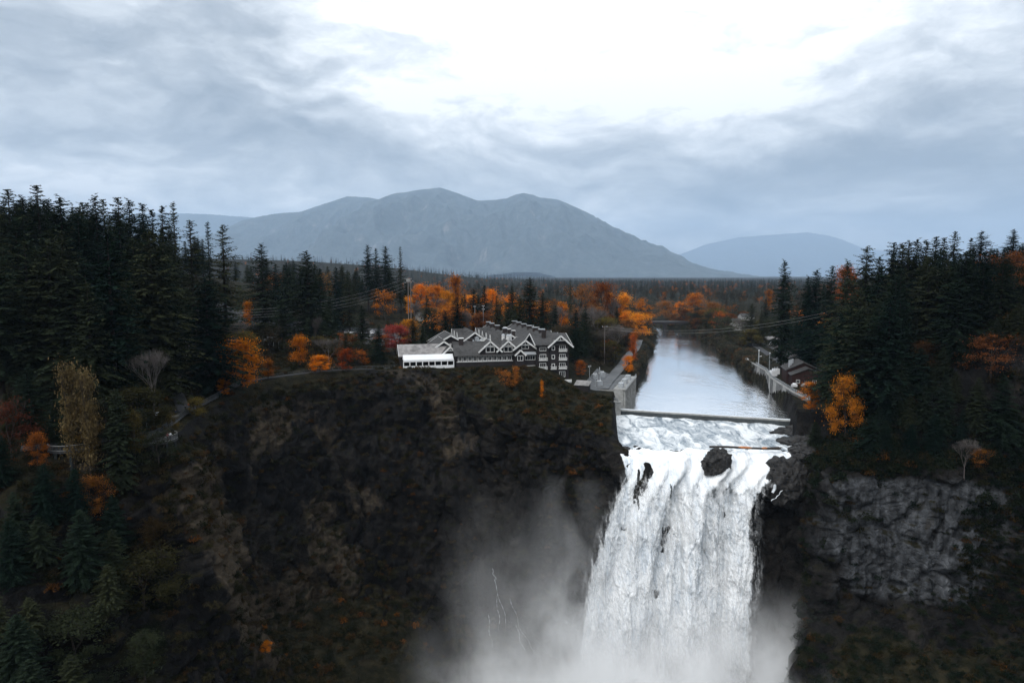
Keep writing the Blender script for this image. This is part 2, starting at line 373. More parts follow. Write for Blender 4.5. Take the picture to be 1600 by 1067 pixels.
M['falls'] = falls_mat('falls_water', False); M['veil'] = falls_mat('falls_veil', True)
# ------------------------------------------------------------------ terrain: one polar sheet round the gorge, out to the horizon
CX, CY = 15.0, 120.0
RIV_Y = [150, 195, 211, 262, 327, 347, 397, 506, 588, 640, 720, 900, 1300, 3000]
RIV_L = [38, 34, 33, 40, 60, 65, 78, 102, 124, 128, 90, -90, -600, -2400]
RIV_R = [80, 86, 90, 107, 120, 123, 131, 150, 162, 167, 140, -40, -550, -2350]
def riv(y):
    y = np.asarray(y, float); k = sm((y - 335) / 60)
    return np.interp(y, RIV_Y, RIV_L) + k * (2.6 * np.sin(y * 0.071) + 1.6 * np.sin(y * 0.19 + 1)), np.interp(y, RIV_Y, RIV_R) + k * (3.0 * np.sin(y * 0.063 + 2) + 1.8 * np.sin(y * 0.17))
def land(x, y):
    L, Rr = riv(y); dl = L - x; dr = x - Rr; left = x < (L + Rr) / 2; d = np.where(left, dl, dr)
    # left bank: intake terrace then lodge plateau
    zl = 6.5 * sm((d + 0.5) / 2.0) + 10.5 * sm((d - 7) / 26)
    zl = zl + 44 * sm((-72 - x) / 165) * sm((y - 110) / 120) * (1 - 0.55 * sm((y - 330) / 300))
    zl = zl + 15 * np.exp(-(((x + 105) / 80) ** 2 + ((y - 490) / 70) ** 2))
    pk = sm((x + 190) / 25) * sm((-50 - x) / 15) * sm((y - 318) / 14) * sm((418 - y) / 16)
    zl = zl + (17.6 + 0.02 * (y - 330) - zl) * pk
    # right bank: terrace with the works road, then the wooded hill
    st = np.interp(y, [110, 150, 190, 230, 300, 420, 700], [60, 38, 5, 10, 36, 44, 60])
    zr = 6.0 * sm((d + 0.5) / 2.0) + 52 * sm((d - st) / 80) * (1 - 0.75 * sm((y - 420) / 380))
    z = np.where(left, zl, zr)
    far = sm((y - 700) / 900)
    z = z * (1 - far) + 16 * far
    z = z + (-7.0 - z) * sm((-d) / 1.5)
    # low wooded ridge in the middle distance
    u = x / np.maximum(y, 1.0)
    hm = np.interp(u, [-2, -0.8, -0.40, -0.30, -0.19, -0.12, -0.04, 0.07, 0.3], [120, 110, 100, 92, 72, 48, 24, 6, 0])
    z = z + hm * np.exp(-((y - 2700) / 620.0) ** 2)
    z = z + 1.3 * fbm(x * 0.02, y * 0.02, 0 * x, 3) * sm((d - 8) / 20)
    return z
# profile keys per bearing: plateau edge, rock top, mid cliff, cliff foot, talus  (radius, height)
KEYS = {
 -180: [(260, 40), (190, 12), (130, -12), (85, -42), (50, -66)],
 -150: [(420, 40), (330, 10), (230, -25), (150, -55), (80, -75)],
 -90: [(900, 20), (800, 0), (600, -40), (350, -72), (180, -84)],
 -40: [(420, 40), (330, 10), (230, -25), (150, -50), (80, -75)],
 0: [(230, 30), (190, 10), (150, -15), (105, -45), (60, -65)],
 12: [(185, 14), (165, -2), (145, -22), (118, -40), (80, -56)],
 20: [(152, 6), (143, -12), (134, -24), (120, -37), (85, -52)],
 24: [(138, 3), (131, -10), (126, -23), (117, -36), (85, -51)],
 28: [(124, 4), (117, 0), (113, -16), (107, -34), (80, -50)],
 34: [(113, 3), (106, -3), (102, -18), (97, -35), (74, -52)],
 39: [(99, 3), (93, -6), (90, -20), (87, -40), (65, -60)],
 44: [(108, 2), (104, -5), (99, -28), (96, -66), (62, -80)],
 50: [(122, -7), (113, -9), (111, -26), (108, -78), (60, -84)],
 62: [(107, -7), (97, -9), (95, -26), (93, -78), (55, -84)],
 76: [(97, -7), (89, -9), (86, -26), (84, -78), (55, -84)],
 80: [(100, 1), (94, -4), (88, -22), (84, -74), (60, -83)],
 86: [(104, 5), (99, -2), (94, -22), (89, -72), (68, -82)],
 93: [(108, 9), (102, 2), (97, -20), (92, -70), (72, -81)],
 100: [(118, 12), (112, 5), (105, -20), (98, -66), (75, -78)],
 104: [(134, 16), (127, 8), (114, -20), (104, -63), (80, -74)],
 110: [(142, 17), (136, 8), (122, -20), (109, -60), (84, -70)],
 116: [(144, 17.5), (139, 8), (125, -22), (110, -57), (84, -66)],
 124: [(150, 17), (144, 8), (129, -20), (109, -52), (82, -60)],
 133: [(147, 16), (140, 7), (124, -18), (110, -47), (86, -56)],
 142: [(128, 15), (122, 6), (114, -16), (108, -46), (84, -56)],
 149: [(117, 14), (113, 4), (106, -16), (98, -43), (74, -58)],
 155: [(107, 14), (104, 4), (98, -14), (90, -40), (66, -58)],
 161: [(101, 14), (98, 5), (91, -12), (82, -38), (60, -60)],
 167: [(109, 14), (104, 6), (95, -12), (80, -40), (58, -62)],
 175: [(130, 15), (118, 5), (100, -12), (78, -42), (55, -64)],
 180: [(160, 20), (138, 7), (108, -12), (80, -42), (52, -65)],
}
KEYS[180] = KEYS[180]; KEYS[-180] = KEYS[180]
ks = sorted(KEYS); kt = np.array(ks, float); kv = np.array([KEYS[k] for k in ks])       # (n,5,2)
th = np.concatenate([np.arange(-180, 8, 3.0), np.arange(8, 176, 0.24), np.array([176, 178.0])])
def smooth_interp(t, xs, ys):
    # monotone-ish cubic (limited Catmull-Rom)
    i = np.clip(np.searchsorted(xs, t, side='right') - 1, 0, len(xs) - 2); h = xs[i + 1] - xs[i]; s = (t - xs[i]) / h
    dlt = np.diff(ys) / np.diff(xs); mm = np.zeros_like(ys); mm[1:-1] = np.where(dlt[1:] * dlt[:-1] > 0, 2 * dlt[1:] * dlt[:-1] / (dlt[1:] + dlt[:-1] + 1e-12), 0)
    return ((2*s**3 - 3*s**2 + 1) * ys[i] + (s**3 - 2*s**2 + s) * h * mm[i] + (-2*s**3 + 3*s**2) * ys[i+1] + (s**3 - s**2) * h * mm[i+1])
K = np.stack([np.stack([smooth_interp(th, kt, kv[:, k, c]) for c in (0, 1)], -1) for k in range(5)], 1)   # (nt,5,2)
nt_ = len(th)
keyrow = np.concatenate([K, np.stack([np.full(nt_, 6.0), np.full(nt_, -86.0)], -1)[:, None]], 1)[:, ::-1]  # floor ... edge
counts = [10, 34, 62, 54, 26]
rr = []; zz = []
for s, n in enumerate(counts):
    a = keyrow[:, s]; b = keyrow[:, s + 1]
    for i in range(n):
        t = i / n; rr.append(a[:, 0] + (b[:, 0] - a[:, 0]) * t); zz.append(a[:, 1] + (b[:, 1] - a[:, 1]) * t)
nin = len(rr); edge_r = keyrow[:, -1, 0]; edge_z = keyrow[:, -1, 1]
offs = [0.0]; step = 0.8
while offs[-1] < 37500: offs.append(offs[-1] + step); step *= 1.042
for o_ in offs: rr.append(edge_r + o_); zz.append(None)
rr = np.array(rr); nr = len(rr); T = np.radians(th)[None, :].repeat(nr, 0)
X = CX + rr * np.cos(T); Y = CY + rr * np.sin(T); Z = np.zeros_like(X)
Z[:nin] = np.array(zz[:nin])
xo = X[nin:]; yo = Y[nin:]; offa = np.array(offs)[:, None]
lz = land(xo, np.maximum(yo, 100.0))
lz = lz + (20 - lz) * sm((110 - yo) / 200.0)
bl = sm(offa / 16.0); inr = (np.abs(th - 63) < 15)[None, :]
Z[nin:] = edge_z[None] * (1 - bl) + lz * bl
# soften the profile corners a little
for _ in range(2): Z[1:nin + 4] = 0.25 * Z[:nin + 3] + 0.5 * Z[1:nin + 4] + 0.25 * Z[2:nin + 5]
Pm = np.stack([X, Y, Z], -1)
def grid_normals(Pm):
    du = np.zeros_like(Pm); dv = np.zeros_like(Pm)
    du[1:-1] = Pm[2:] - Pm[:-2]; du[0] = Pm[1] - Pm[0]; du[-1] = Pm[-1] - Pm[-2]
    dv[:, 1:-1] = Pm[:, 2:] - Pm[:, :-2]; dv[:, 0] = Pm[:, 1] - Pm[:, -1]; dv[:, -1] = Pm[:, 0] - Pm[:, -2]
    n = np.cross(du, dv); n /= np.linalg.norm(n, axis=-1)[..., None] + 1e-9; n[n[..., 2] < 0] *= 1
    return n
Nn = grid_normals(Pm)
rows = np.arange(nr)[:, None]
offa_full = rr - edge_r[None]
# crag relief: strong on the face, fading out over the plateau edge and the talus
msk = sm((rows - 10) / 40.0) * (1 - sm((rows - (nin - 24)) / 25.0)) * np.ones_like(X)
x, y, z = X, Y, Z
big = ridge(x * 0.030, y * 0.030, z * 0.022, 4) - 0.35
blocky = ridge(x * 0.11 + 3, y * 0.11, z * 0.07, 5, 0.55) - 0.4
warpn = fbm(x * 0.05, y * 0.05, z * 0.05, 3)
strata = np.sin(z * 0.42 + 9.0 * warpn + 0.05 * x) * 0.5
q = (z + 14 * warpn + 0.25 * x) / 8.0; stair = (q - np.floor(q)); stair = np.where(stair < 0.75, stair / 0.75, (1 - stair) / 0.25) - 0.5
fine = fbm(x * 0.42, y * 0.42, z * 0.42, 4, 0.6)
wall = np.exp(-((th - 29) / 9.0) ** 2)[None, :]                      # the smoother pale wall on the right
gorge = np.exp(-((th - 63) / 15.0) ** 4)[None, :]
disp = msk * ((6.5 * big + 3.0 * fbm(x * 0.016 + 4, y * 0.016, z * 0.016, 3)) * (1 - 0.55 * wall) * (1 - 0.5 * gorge) + 3.4 * blocky * (1 - 0.85 * wall) + wall * 1.6 * (ridge(x * 0.085, 0 * x, z * 0.02 + 3, 4, 0.55) - 0.45) + 0.35 * strata * (1 - wall) + 0.9 * stair * (1 - wall) * sm(0.5 + 2 * fbm(x * 0.03 + 9, y * 0.03, z * 0.03, 2)) + 0.8 * fine + 1.3 * (ridge(x * 0.22, y * 0.22, z * 0.20, 4, 0.6) - 0.4))
wm = msk > 0.02
def cells(fx, fy, fz, seed, warp):
    D = np.zeros_like(X); C = np.zeros_like(X); wq = warp * warpn[wm]
    f1, f2, cid = worley(X[wm] * fx + seed + wq, Y[wm] * fy + wq, Z[wm] * fz - wq); D[wm] = sm((f2 - f1) / 0.22); C[wm] = cid; return D, C
d1, c1 = cells(0.10, 0.10, 0.075, 3.3, 0.6); d2, c2 = cells(0.30, 0.30, 0.24, 8.1, 0.5)
disp = disp * (1 - 0.35 * wall) + msk * ((3.4 * (c1 - 0.5) - 1.6 * (1 - d1)) * (1 - 0.3 * gorge) + 1.3 * (c2 - 0.5) - 0.55 * (1 - d2))
plate = sm(offa_full / 14.0) * (1 - msk) * (rows >= nin) * 0.25 * fbm(x * 0.2, y * 0.2, z * 0, 3) * (rr < 900)
Pm = Pm + Nn * (disp + plate)[..., None]
flat_mask = np.zeros_like(X)
# gentle roll of the talus
tal = (1 - sm((rows - 26) / 30.0)) * (rows < nin)
Pm[..., 2] += tal * 3.0 * fbm(x * 0.04, y * 0.04, z * 0, 4) * sm(rows / 8.0)
verts = Pm.reshape(-1, 3)
idx = np.arange(nr * nt_).reshape(nr, nt_)
a = idx[:-1]; b = idx[1:]; F = np.stack([a, np.roll(a, -1, 1), np.roll(b, -1, 1), b], -1).reshape(-1, 4)
cen = len(verts); verts = np.vstack([verts, [[CX, CY, -86.0]]])
me = mesh_np('terrain', verts, F[:, ::-1], True)
nx = np.zeros(me.vertices[0:1].__len__())
# masks: R pale rock, G greenery, B tan bare earth
vx, vy, vz = verts[:, 0], verts[:, 1], verts[:, 2]
vth = np.degrees(np.arctan2(vy - CY, vx - CX)); vr = np.hypot(vx - CX, vy - CY)
grey_m = 0.98 * np.exp(-((vth - 31.5) / 7.0) ** 4) * sm((vz + 38) / 10) * sm((1 - vz) / 6) + 0.4 * np.exp(-((vth - 41) / 3.0) ** 2) * sm((vz + 30) / 12) * sm((2 - vz) / 6)
green_m = sm((168 - vth) / -10.0) * 0.4 + sm((vz - 1) / 5) * ((vth > 76) & (vth < 108)) * 0.45 + sm((vz - 6) / 4) * (vth > 118) * 0.22 + sm((-34 - vz) / 14) * (vth > 118) * 0.34 + (vr > 175) * 0.5 + sm((-36 - vz) / 8) * (vth < 46) * 0.35
tan_m = 0.62 * np.exp(-((vth - 156) / 7.0) ** 2) * sm((vz + 45) / 15) * sm((11 - vz) / 5) + 0.40 * np.exp(-((vth - 140) / 16.0) ** 2) * sm((vz + 60) / 20) * sm((12 - vz) / 8) + 0.15 * (vth > 100) + np.exp(-((vth - 137) / 5.0) ** 2) * np.exp(-((vz + 45) / 8) ** 2) * 0.5
ca = me.color_attributes.new('mask', 'FLOAT_COLOR', 'POINT')
ca.data.foreach_set('color', np.stack([grey_m, green_m, tan_m, np.ones_like(vx)], -1).astype(np.float32).ravel())
terrain = link('terrain', me, M['ground']); tag(terrain, kind='structure')
near = (rr[:-1] < 3200) | (rows[:-1] < nin)
Fn = F.reshape(nr - 1, nt_, 4)[near & np.ones((1, nt_), bool)]
BVH = BVHTree.FromPolygons(verts.tolist(), Fn.tolist())
def gz(x, y):
    h = BVH.ray_cast(Vector((x, y, 900.0)), Vector((0, 0, -1)))
    return h[0].z if h[0] is not None else float(land(np.array([x]), np.array([y]))[0])
def ghit(px, py):
    h = BVH.ray_cast(CAM, px_dir(px, py).normalized()); return h[0]

# ------------------------------------------------------------------ mountains
def mountain(name, sil, Y0, depth, seed, rough, nxn=360, nyn=170, base=-30.0):
    """ridge line from silhouette bearings at a distance, sloping down to the valley before and behind it"""
    px = np.array([s[0] for s in sil], float); hh = np.array([CAM.z + at_y(s[0], s[1], Y0).z - CAM.z for s in sil])
    xs = (px - 800) / FPX * Y0
    gx = np.linspace(xs[0] - 0.05 * Y0, xs[-1] + 0.05 * Y0, nxn); gy = np.linspace(-1, 1, nyn)
    GX, GY = np.meshgrid(gx, gy, indexing='ij')
    hr = np.interp(GX, xs, hh, left=base - 60, right=base - 60)
    sx = GX / 1800.0 + seed
    spur = ridge(sx, GY * depth / 1800.0, 0 * GX + seed, 5, 0.55) - 0.45
    prof = np.clip(1 - np.abs(GY + 0.10 * fbm(sx * 0.8, GY, 0 * GX, 3)) , 0, 1) ** 0.92
    Zm = base + (hr - base) * prof
    Zm = Zm + (hr - base) * rough * spur * (4 * prof * (1 - prof)) + 36 * fbm(GX / 500., GY * depth / 500., 0 * GX + seed, 5, 0.6) * np.clip(prof * 3, 0, 1) * (1 - 0.6 * sm((prof - 0.85) / 0.15))
    Zm = np.where(prof <= 0.004, base - 60, Zm)
    V = np.stack([GX * (1 + GY * depth / Y0 * 0.0), Y0 + GY * depth, Zm], -1)
    idx = np.arange(nxn * nyn).reshape(nxn, nyn)
    F = np.stack([idx[:-1, :-1], idx[1:, :-1], idx[1:, 1:], idx[:-1, 1:]], -1).reshape(-1, 4)
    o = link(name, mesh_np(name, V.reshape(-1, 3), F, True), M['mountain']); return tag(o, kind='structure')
mountain('mountain', [(540, 350), (560, 330), (590, 312), (620, 302), (655, 298), (690, 294), (720, 303), (745, 313), (770, 312), (792, 309), (805, 303), (818, 300), (832, 303), (842, 308), (870, 312), (900, 327), (950, 353), (985, 372), (1010, 380), (1050, 404), (1090, 421), (1130, 432), (1180, 438)], 19000, 5000, 3.1, 0.48)
mountain('mountain', [(300, 372), (345, 362), (385, 345), (430, 336), (475, 331), (510, 318), (545, 306), (580, 308), (620, 318), (700, 340), (800, 370)], 21000, 4200, 8.4, 0.4)
mountain('mountain', [(990, 436), (1040, 405), (1075, 392), (1100, 382), (1150, 371), (1200, 367), (1255, 363), (1290, 368), (1320, 378), (1350, 390), (1400, 392), (1480, 400), (1560, 384), (1620, 378), (1700, 390)], 46000, 4000, 5.5, 0.25)
mountain('mountain', [(-60, 350), (60, 340), (180, 336), (280, 333), (340, 335), (400, 340), (450, 350), (520, 380)], 31500, 3500, 1.7, 0.25)
# ------------------------------------------------------------------ tree meshes (built once, shared)
rng = np.random.RandomState(11)
def taper_tube(pts, rads, n=6):
    """tapered tube along a polyline -> verts, quads"""
    pts = np.asarray(pts, float); V = []; F = []
    for i, (p, r) in enumerate(zip(pts, rads)):
        d = pts[min(i + 1, len(pts) - 1)] - pts[max(i - 1, 0)]; d /= np.linalg.norm(d) + 1e-9
        a = np.cross(d, [0.3, 0.9, 0.1]); a /= np.linalg.norm(a) + 1e-9; b = np.cross(d, a)
        for k in range(n):
            t = 2 * math.pi * k / n; V.append(p + r * (math.cos(t) * a + math.sin(t) * b))
    for i in range(len(pts) - 1):
        for k in range(n): F.append((i * n + k, i * n + (k + 1) % n, (i + 1) * n + (k + 1) % n, (i + 1) * n + k))
    return np.array(V), np.array(F, int)
def join(parts):
    V = []; F = []; b = 0
    for v, f in parts: V.append(v); F.append(f + b); b += len(v)
    return np.vstack(V), np.vstack(F)
def kites(base, tip, width, droop):
    """leaf sprays: flat kites from base to tip; arrays (n,3)"""
    d = tip - base; L = np.linalg.norm(d, axis=1)[:, None] + 1e-9; dn = d / L
    side = np.cross(dn, np.array([[0, 0, 1.0]])); sl = np.linalg.norm(side, axis=1)[:, None]; side = np.where(sl > 1e-3, side / (sl + 1e-9), [[1, 0, 0]])
    mid = base + d * 0.45 + np.array([[0, 0, 1]]) * droop
    V = np.stack([base, mid + side * width, tip, mid - side * width], 1).reshape(-1, 3)
    F = np.arange(len(base) * 4).reshape(-1, 4); return V, F
def conifer(seed, H=30.0, Rm=4.6, start=0.10, dens=1.0, ragged=0.25, spray=1.0):
    r = np.random.RandomState(seed); B = []; Tp = []; Wd = []; Dr = []
    z = H * start
    lean_side = r.uniform(0, 6.28)
    while z < H * 0.985:
        f = (z - H * start) / (H * (1 - start))
        rad = Rm * min(1.0, 0.55 + 2.2 * f) * (1 - f) ** 0.72 + 0.22
        nb = max(3, int((4.5 + 3.2 * (1 - f)) * dens)); ph = r.uniform(0, 6.28)
        for k in range(nb):
            az = ph + 2 * math.pi * k / nb + r.normal(0, 0.22)
            L = rad * r.uniform(1 - ragged * 1.6, 1 + ragged) * (1 + 0.15 * math.cos(az - lean_side))
            if r.rand() < 0.10: L *= r.uniform(0.3, 0.7)
            zz0 = z + r.normal(0, 0.35); rise = 0.55 * f - 0.12 + r.normal(0, 0.14); sag = 0.30 * (1 - f) + 0.05
            ns = max(3, int(L / 0.30)); s = (np.arange(ns) + 0.6) / ns
            cx_ = math.cos(az); sy_ = math.sin(az)
            c = np.stack([cx_ * L * s, sy_ * L * s, zz0 + L * (rise * s - sag * s * s)], 1)
            tl = ((0.30 + 0.75 * (1 - s)) * 0.55 * min(L, 3.2) * 0.40 + 0.20) * r.uniform(0.6, 1.4, ns)
            for sg in (-1, 1):
                ang = az + sg * r.uniform(0.7, 1.15, ns)
                tip = c + np.stack([np.cos(ang) * tl, np.sin(ang) * tl, tl * r.uniform(-0.85, 0.35, ns)], 1)
                B.append(c); Tp.append(tip); Wd.append(np.full(ns, 0.14) * spray + 0.11 * tl); Dr.append(np.full(ns, 0.04))
            e = c[-1:]; B.append(c[max(0, ns - 2):ns - 1]); Tp.append(e + np.array([[cx_ * 0.35, sy_ * 0.35, -0.12]])); Wd.append(np.array([0.17])); Dr.append(np.array([0.03]))
            # the limb itself, a thin dark spray along its length
            B.append(np.array([[0, 0, zz0]])); Tp.append(e); Wd.append(np.array([0.10])); Dr.append(np.array([0.05]))
        z += (0.27 + 0.27 * (1 - f)) * r.uniform(0.6, 1.5) / dens ** 0.3
    B.append(np.array([[0, 0, H * 0.96]] * 4)); Tp.append(np.array([[0.12, 0, H], [-0.12, 0.05, H], [0, 0.2, H * .985], [0.1, -0.2, H * 0.985]])); Wd.append(np.full(4, 0.12)); Dr.append(np.zeros(4))
    V, F = kites(np.vstack(B), np.vstack(Tp), np.concatenate(Wd)[:, None], np.concatenate(Dr)[:, None])
    crown = mesh_np('conifer_crown', V, F); crown.materials.append(M['needle'])
    tv, tf = taper_tube([(0, 0, -1.5), (0, 0, H * 0.3), (0.05, 0.05, H * 0.7), (0, 0, H * 0.97)], [H * 0.0125, H * 0.010, H * 0.006, 0.03], 7)
    tr = mesh_np('conifer_trunk', tv, tf, True); tr.materials.append(M['bark'])
    return tr, crown
CON = [conifer(1, 30, 5.6), conifer(2, 30, 6.4, 0.08, 1.0, 0.3), conifer(3, 30, 5.0, 0.12, 1.0, 0.35), conifer(4, 30, 6.8, 0.05, 1.05, 0.22),
       conifer(5, 30, 4.0, 0.16, 0.9, 0.4), conifer(6, 30, 6.2, 0.2, 0.95, 0.4), conifer(7, 30, 7.4, 0.04, 1.05, 0.25, 1.1), conifer(8, 30, 4.8, 0.10, 0.85, 0.5)]
def limbs(seed, H, spread, upr, lvl=4, trunk_frac=0.32):
    """branching skeleton: segment list (a, b, ra, rb) and tip points"""
    r = np.random.RandomState(seed); segs = []; tips = []
    def go(p, d, L, rad, l):
        q = p + d * L; segs.append((p, q, rad, rad * 0.68)); 
        if l >= 2: tips.append((p + q) / 2)
        if l >= lvl: tips.append(q); return
        n = 3 if l < 2 else (3 if r.rand() < 0.5 else 2)
        for k in range(n):
            ax = r.normal(size=3); ax -= ax.dot(d) * d; ax /= np.linalg.norm(ax)
            a = r.uniform(0.35, 0.85) * spread * (0.35 if (k == 0 and l < 2) else 1)
            nd = d * math.cos(a) + ax * math.sin(a); nd[2] += upr; nd /= np.linalg.norm(nd)
            go(q, nd, L * r.uniform(0.62, 0.82), rad * (0.75 if k == 0 else 0.52), l + 1)
    go(np.array([0, 0, -0.6]), np.array([0.03, 0.02, 1.0]) / 1.0006, H * trunk_frac, H * 0.017, 0)
    return segs, np.array(tips), r
def limb_mesh(segs, name, mat, minr=0.0, n=4):
    parts = [taper_tube([a, b], [max(ra, minr), max(rb, minr)], 6 if ra > 0.12 else n) for a, b, ra, rb in segs]
    V, F = join(parts); me = mesh_np(name, V, F, True); me.materials.append(mat); return me
def broadleaf(seed, H=14.0, spread=0.85, upr=0.22, nleaf=8200, size=0.25, clump=0.9, gappy=0.25, trunk_frac=0.30):
    segs, tips, r = limbs(seed, H, spread, upr, 5, trunk_frac)
    sc_ = H / max(1.0, tips[:, 2].max()); tips = tips * sc_; segs = [(a * sc_, b * sc_, ra, rb) for a, b, ra, rb in segs]
    w_ = r.rand(len(tips)); keep = tips[w_ > gappy]
    wt = r.gamma(1.2, 1, len(keep)); wt /= wt.sum()
    c = keep[r.choice(len(keep), nleaf, p=wt)] + r.normal(size=(nleaf, 3)) * clump * np.array([1, 1, 0.75])
    # uneven crown: separate leafy clumps at limb ends, hanging low, with daylight between them
    ex = np.percentile(np.hypot(keep[:, 0], keep[:, 1]), 85); nc = r.randint(26, 38); cl = []
    while len(cl) < nc:
        f = r.uniform(0.16, 0.98); env = ex * (math.sin(math.pi * min(1, f * 0.92 + 0.10)) ** 0.65) * 1.05
        a_ = r.uniform(0, 6.28); q = env * r.uniform(0.25, 1.0) ** 0.6; cl.append((q * math.cos(a_), q * math.sin(a_), f * H * 0.97, H * r.uniform(0.03, 0.095)))
    cl = np.array(cl); pw = cl[:, 3] ** 1.7; kk = r.choice(nc, nleaf, p=pw / pw.sum()); dd = r.normal(size=(nleaf, 3)); dd /= np.linalg.norm(dd, axis=1)[:, None]
    body = cl[kk, :3] + dd * (cl[kk, 3] * r.gamma(2.2, 0.42, nleaf))[:, None] * np.array([1.35, 1.35, 0.75]); body[:, 2] -= 0.25 * r.rand(nleaf) ** 3 * cl[kk, 3] * 3
    use = r.rand(nleaf) < 0.8; c[use] = body[use]; c[:, 2] = np.maximum(c[:, 2], H * 0.10)
    d = r.normal(size=(nleaf, 3)); d /= np.linalg.norm(d, axis=1)[:, None]; s = size * 0.8 * r.uniform(0.5, 1.5, nleaf)[:, None]
    V, F = kites(c - d * s, c + d * s, s * 0.62, 0 * s)
    cr = mesh_np('leaf_crown', V, F); cr.materials.append(M['leaf'])
    return limb_mesh(segs, 'limbs', M['bark']), cr
def bare(seed, H=14.0, spread=0.8, upr=0.3, mat='palebark'):
    segs, tips, r = limbs(seed, H, spread, upr, 5, 0.28)
    sc_ = H / tips[:, 2].max(); segs = [(a * sc_, b * sc_, ra * 0.8, rb * 0.8) for a, b, ra, rb in segs]
    trunk = limb_mesh([s for s in segs if s[2] > 0.05], 'limbs', M[mat], 0.03)
    tw = [s for s in segs if s[2] <= 0.05]; n = 2600
    t = tips * sc_; c = t[r.choice(len(t), n)] + r.normal(size=(n, 3)) * 0.35
    out_ = c - np.array([0, 0, H * 0.35]); out_ /= np.linalg.norm(out_, axis=1)[:, None]
    d = out_ + r.normal(size=(n, 3)) * 0.55; d[:, 2] += 0.35; d /= np.linalg.norm(d, axis=1)[:, None]
    V, F = kites(c, c + d * r.uniform(0.5, 1.2, n)[:, None], np.full((n, 1), 0.022), np.zeros((n, 1)))
    tv, tf = join([taper_tube([a, b], [max(ra, 0.03), 0.02], 3) for a, b, ra, rb in tw]) if tw else (np.zeros((0, 3)), np.zeros((0, 4), int))
    V2, F2 = join([(V, F), (tv, tf)]) if len(tv) else (V, F)
    cr = mesh_np('twig_crown', V2, F2); cr.materials.append(M[mat]); return trunk, cr
BRD = [broadleaf(21, 14, 0.85, 0.2), broadleaf(22, 14, 0.7, 0.35, 7600, 0.25, 0.8, 0.35), broadleaf(23, 14, 0.95, 0.15, 8600, 0.25, 1.0, 0.2),
       broadleaf(24, 14, 0.5, 0.6, 7200, 0.24, 0.75, 0.2, 0.22), broadleaf(25, 14, 0.9, 0.2, 4200, 0.23, 0.9, 0.35), broadleaf(26, 14, 0.8, 0.25, 9500, 0.27, 1.05, 0.15)]
BARE = [bare(31), bare(32, 14, 0.65, 0.4), bare(33, 14, 0.95, 0.2)]
# low bushes for the slopes
def bush(seed, n=260):
    r = np.random.RandomState(seed); d = r.normal(size=(n, 3)); d[:, 2] = np.abs(d[:, 2]) * 0.9; d /= np.linalg.norm(d, axis=1)[:, None]
    c = d * (r.uniform(0.45, 1.0, n) ** 0.6)[:, None] * np.array([1, 1, 0.8]) * (1 + 0.35 * np.sin(5 * np.arctan2(d[:, 1], d[:, 0]) + seed))[:, None]
    t = r.normal(size=(n, 3)) + d * 0.8; t /= np.linalg.norm(t, axis=1)[:, None]; s = r.uniform(0.09, 0.2, n)[:, None]
    V, F = kites(c - t * s, c + t * s, s * 0.6, 0 * s); me = mesh_np('bush_leaves', V, F); return me

TREES = []   # everything planted, to keep the scatter apart
def plant(kind, var, x, y, H, rz=0.0, wide=1.0, color=None, name=None, label='', cat='tree', group=None, z=None, tilt=0.0):
    bank = {'con': CON, 'brd': BRD, 'bare': BARE}[kind]; tr, cr = bank[var % len(bank)]; H0 = 30.0 if kind == 'con' else 14.0
    z = gz(x, y) if z is None else z; s = H / H0
    e = empty(name or {'con': 'conifer_tree', 'brd': 'broadleaf_tree', 'bare': 'bare_tree'}[kind], (x, y, z), rz, label, cat, group)
    e.scale = (s * wide, s * wide, s); e.rotation_euler = (tilt, 0, rz)
    t = bpy.data.objects.new('trunk', tr); COL.objects.link(t); t.parent = e
    c = bpy.data.objects.new('crown', cr); COL.objects.link(c); c.parent = e
    if color is not None: c.color = (*color, 1)
    TREES.append((x, y, H)); return e
def by_top(px, py, D):
    """ground spot below a tree top seen at a pixel, at distance D; returns x, y, height"""
    p = at_y(px, py, D); g = gz(p.x, p.y); return p.x, p.y, p.z - g, g
def solve_D(px, py, H, D0):
    best = None
    for k in np.linspace(0.72, 1.75, 60):
        p = at_y(px, py, D0 * k); Hn = p.z - gz(p.x, p.y); e = abs(Hn - H) / H + 0.35 * abs(k - 1)
        if Hn > 2 and (best is None or e < best[0]): best = (e, p.x, p.y, Hn, D0 * k)
    return best[1:] if best else (*at_y(px, py, D0).xy, H, D0)
HLOG = []
ORD = ['first', 'second', 'third', 'fourth', 'fifth', 'sixth', 'seventh', 'eighth', 'ninth', 'tenth', 'eleventh', 'twelfth', 'thirteenth', 'fourteenth', 'fifteenth', 'sixteenth', 'seventeenth', 'eighteenth', 'nineteenth', 'twentieth']
def stand(rows_, fmt, group, vars_=(0, 1, 2, 3, 5)):
    r = np.random.RandomState(len(rows_) * 7 + 1)
    for i, row in enumerate(rows_):
        px, py, D = row[:3]; x, y, H, g = by_top(px, py, D); HLOG.append((px, py, D, round(H, 1)))
        wide = 1.3 * (row[3] if len(row) > 3 else r.uniform(0.85, 1.1)); var = row[4] if len(row) > 4 else vars_[r.randint(len(vars_))]
        plant('con', var, x, y, max(H, 6), r.uniform(0, 6.28), wide * 30.0 / max(H, 6) * (max(H, 6) / 30) ** 0.9, label=fmt.format(ORD[i]), group=group)
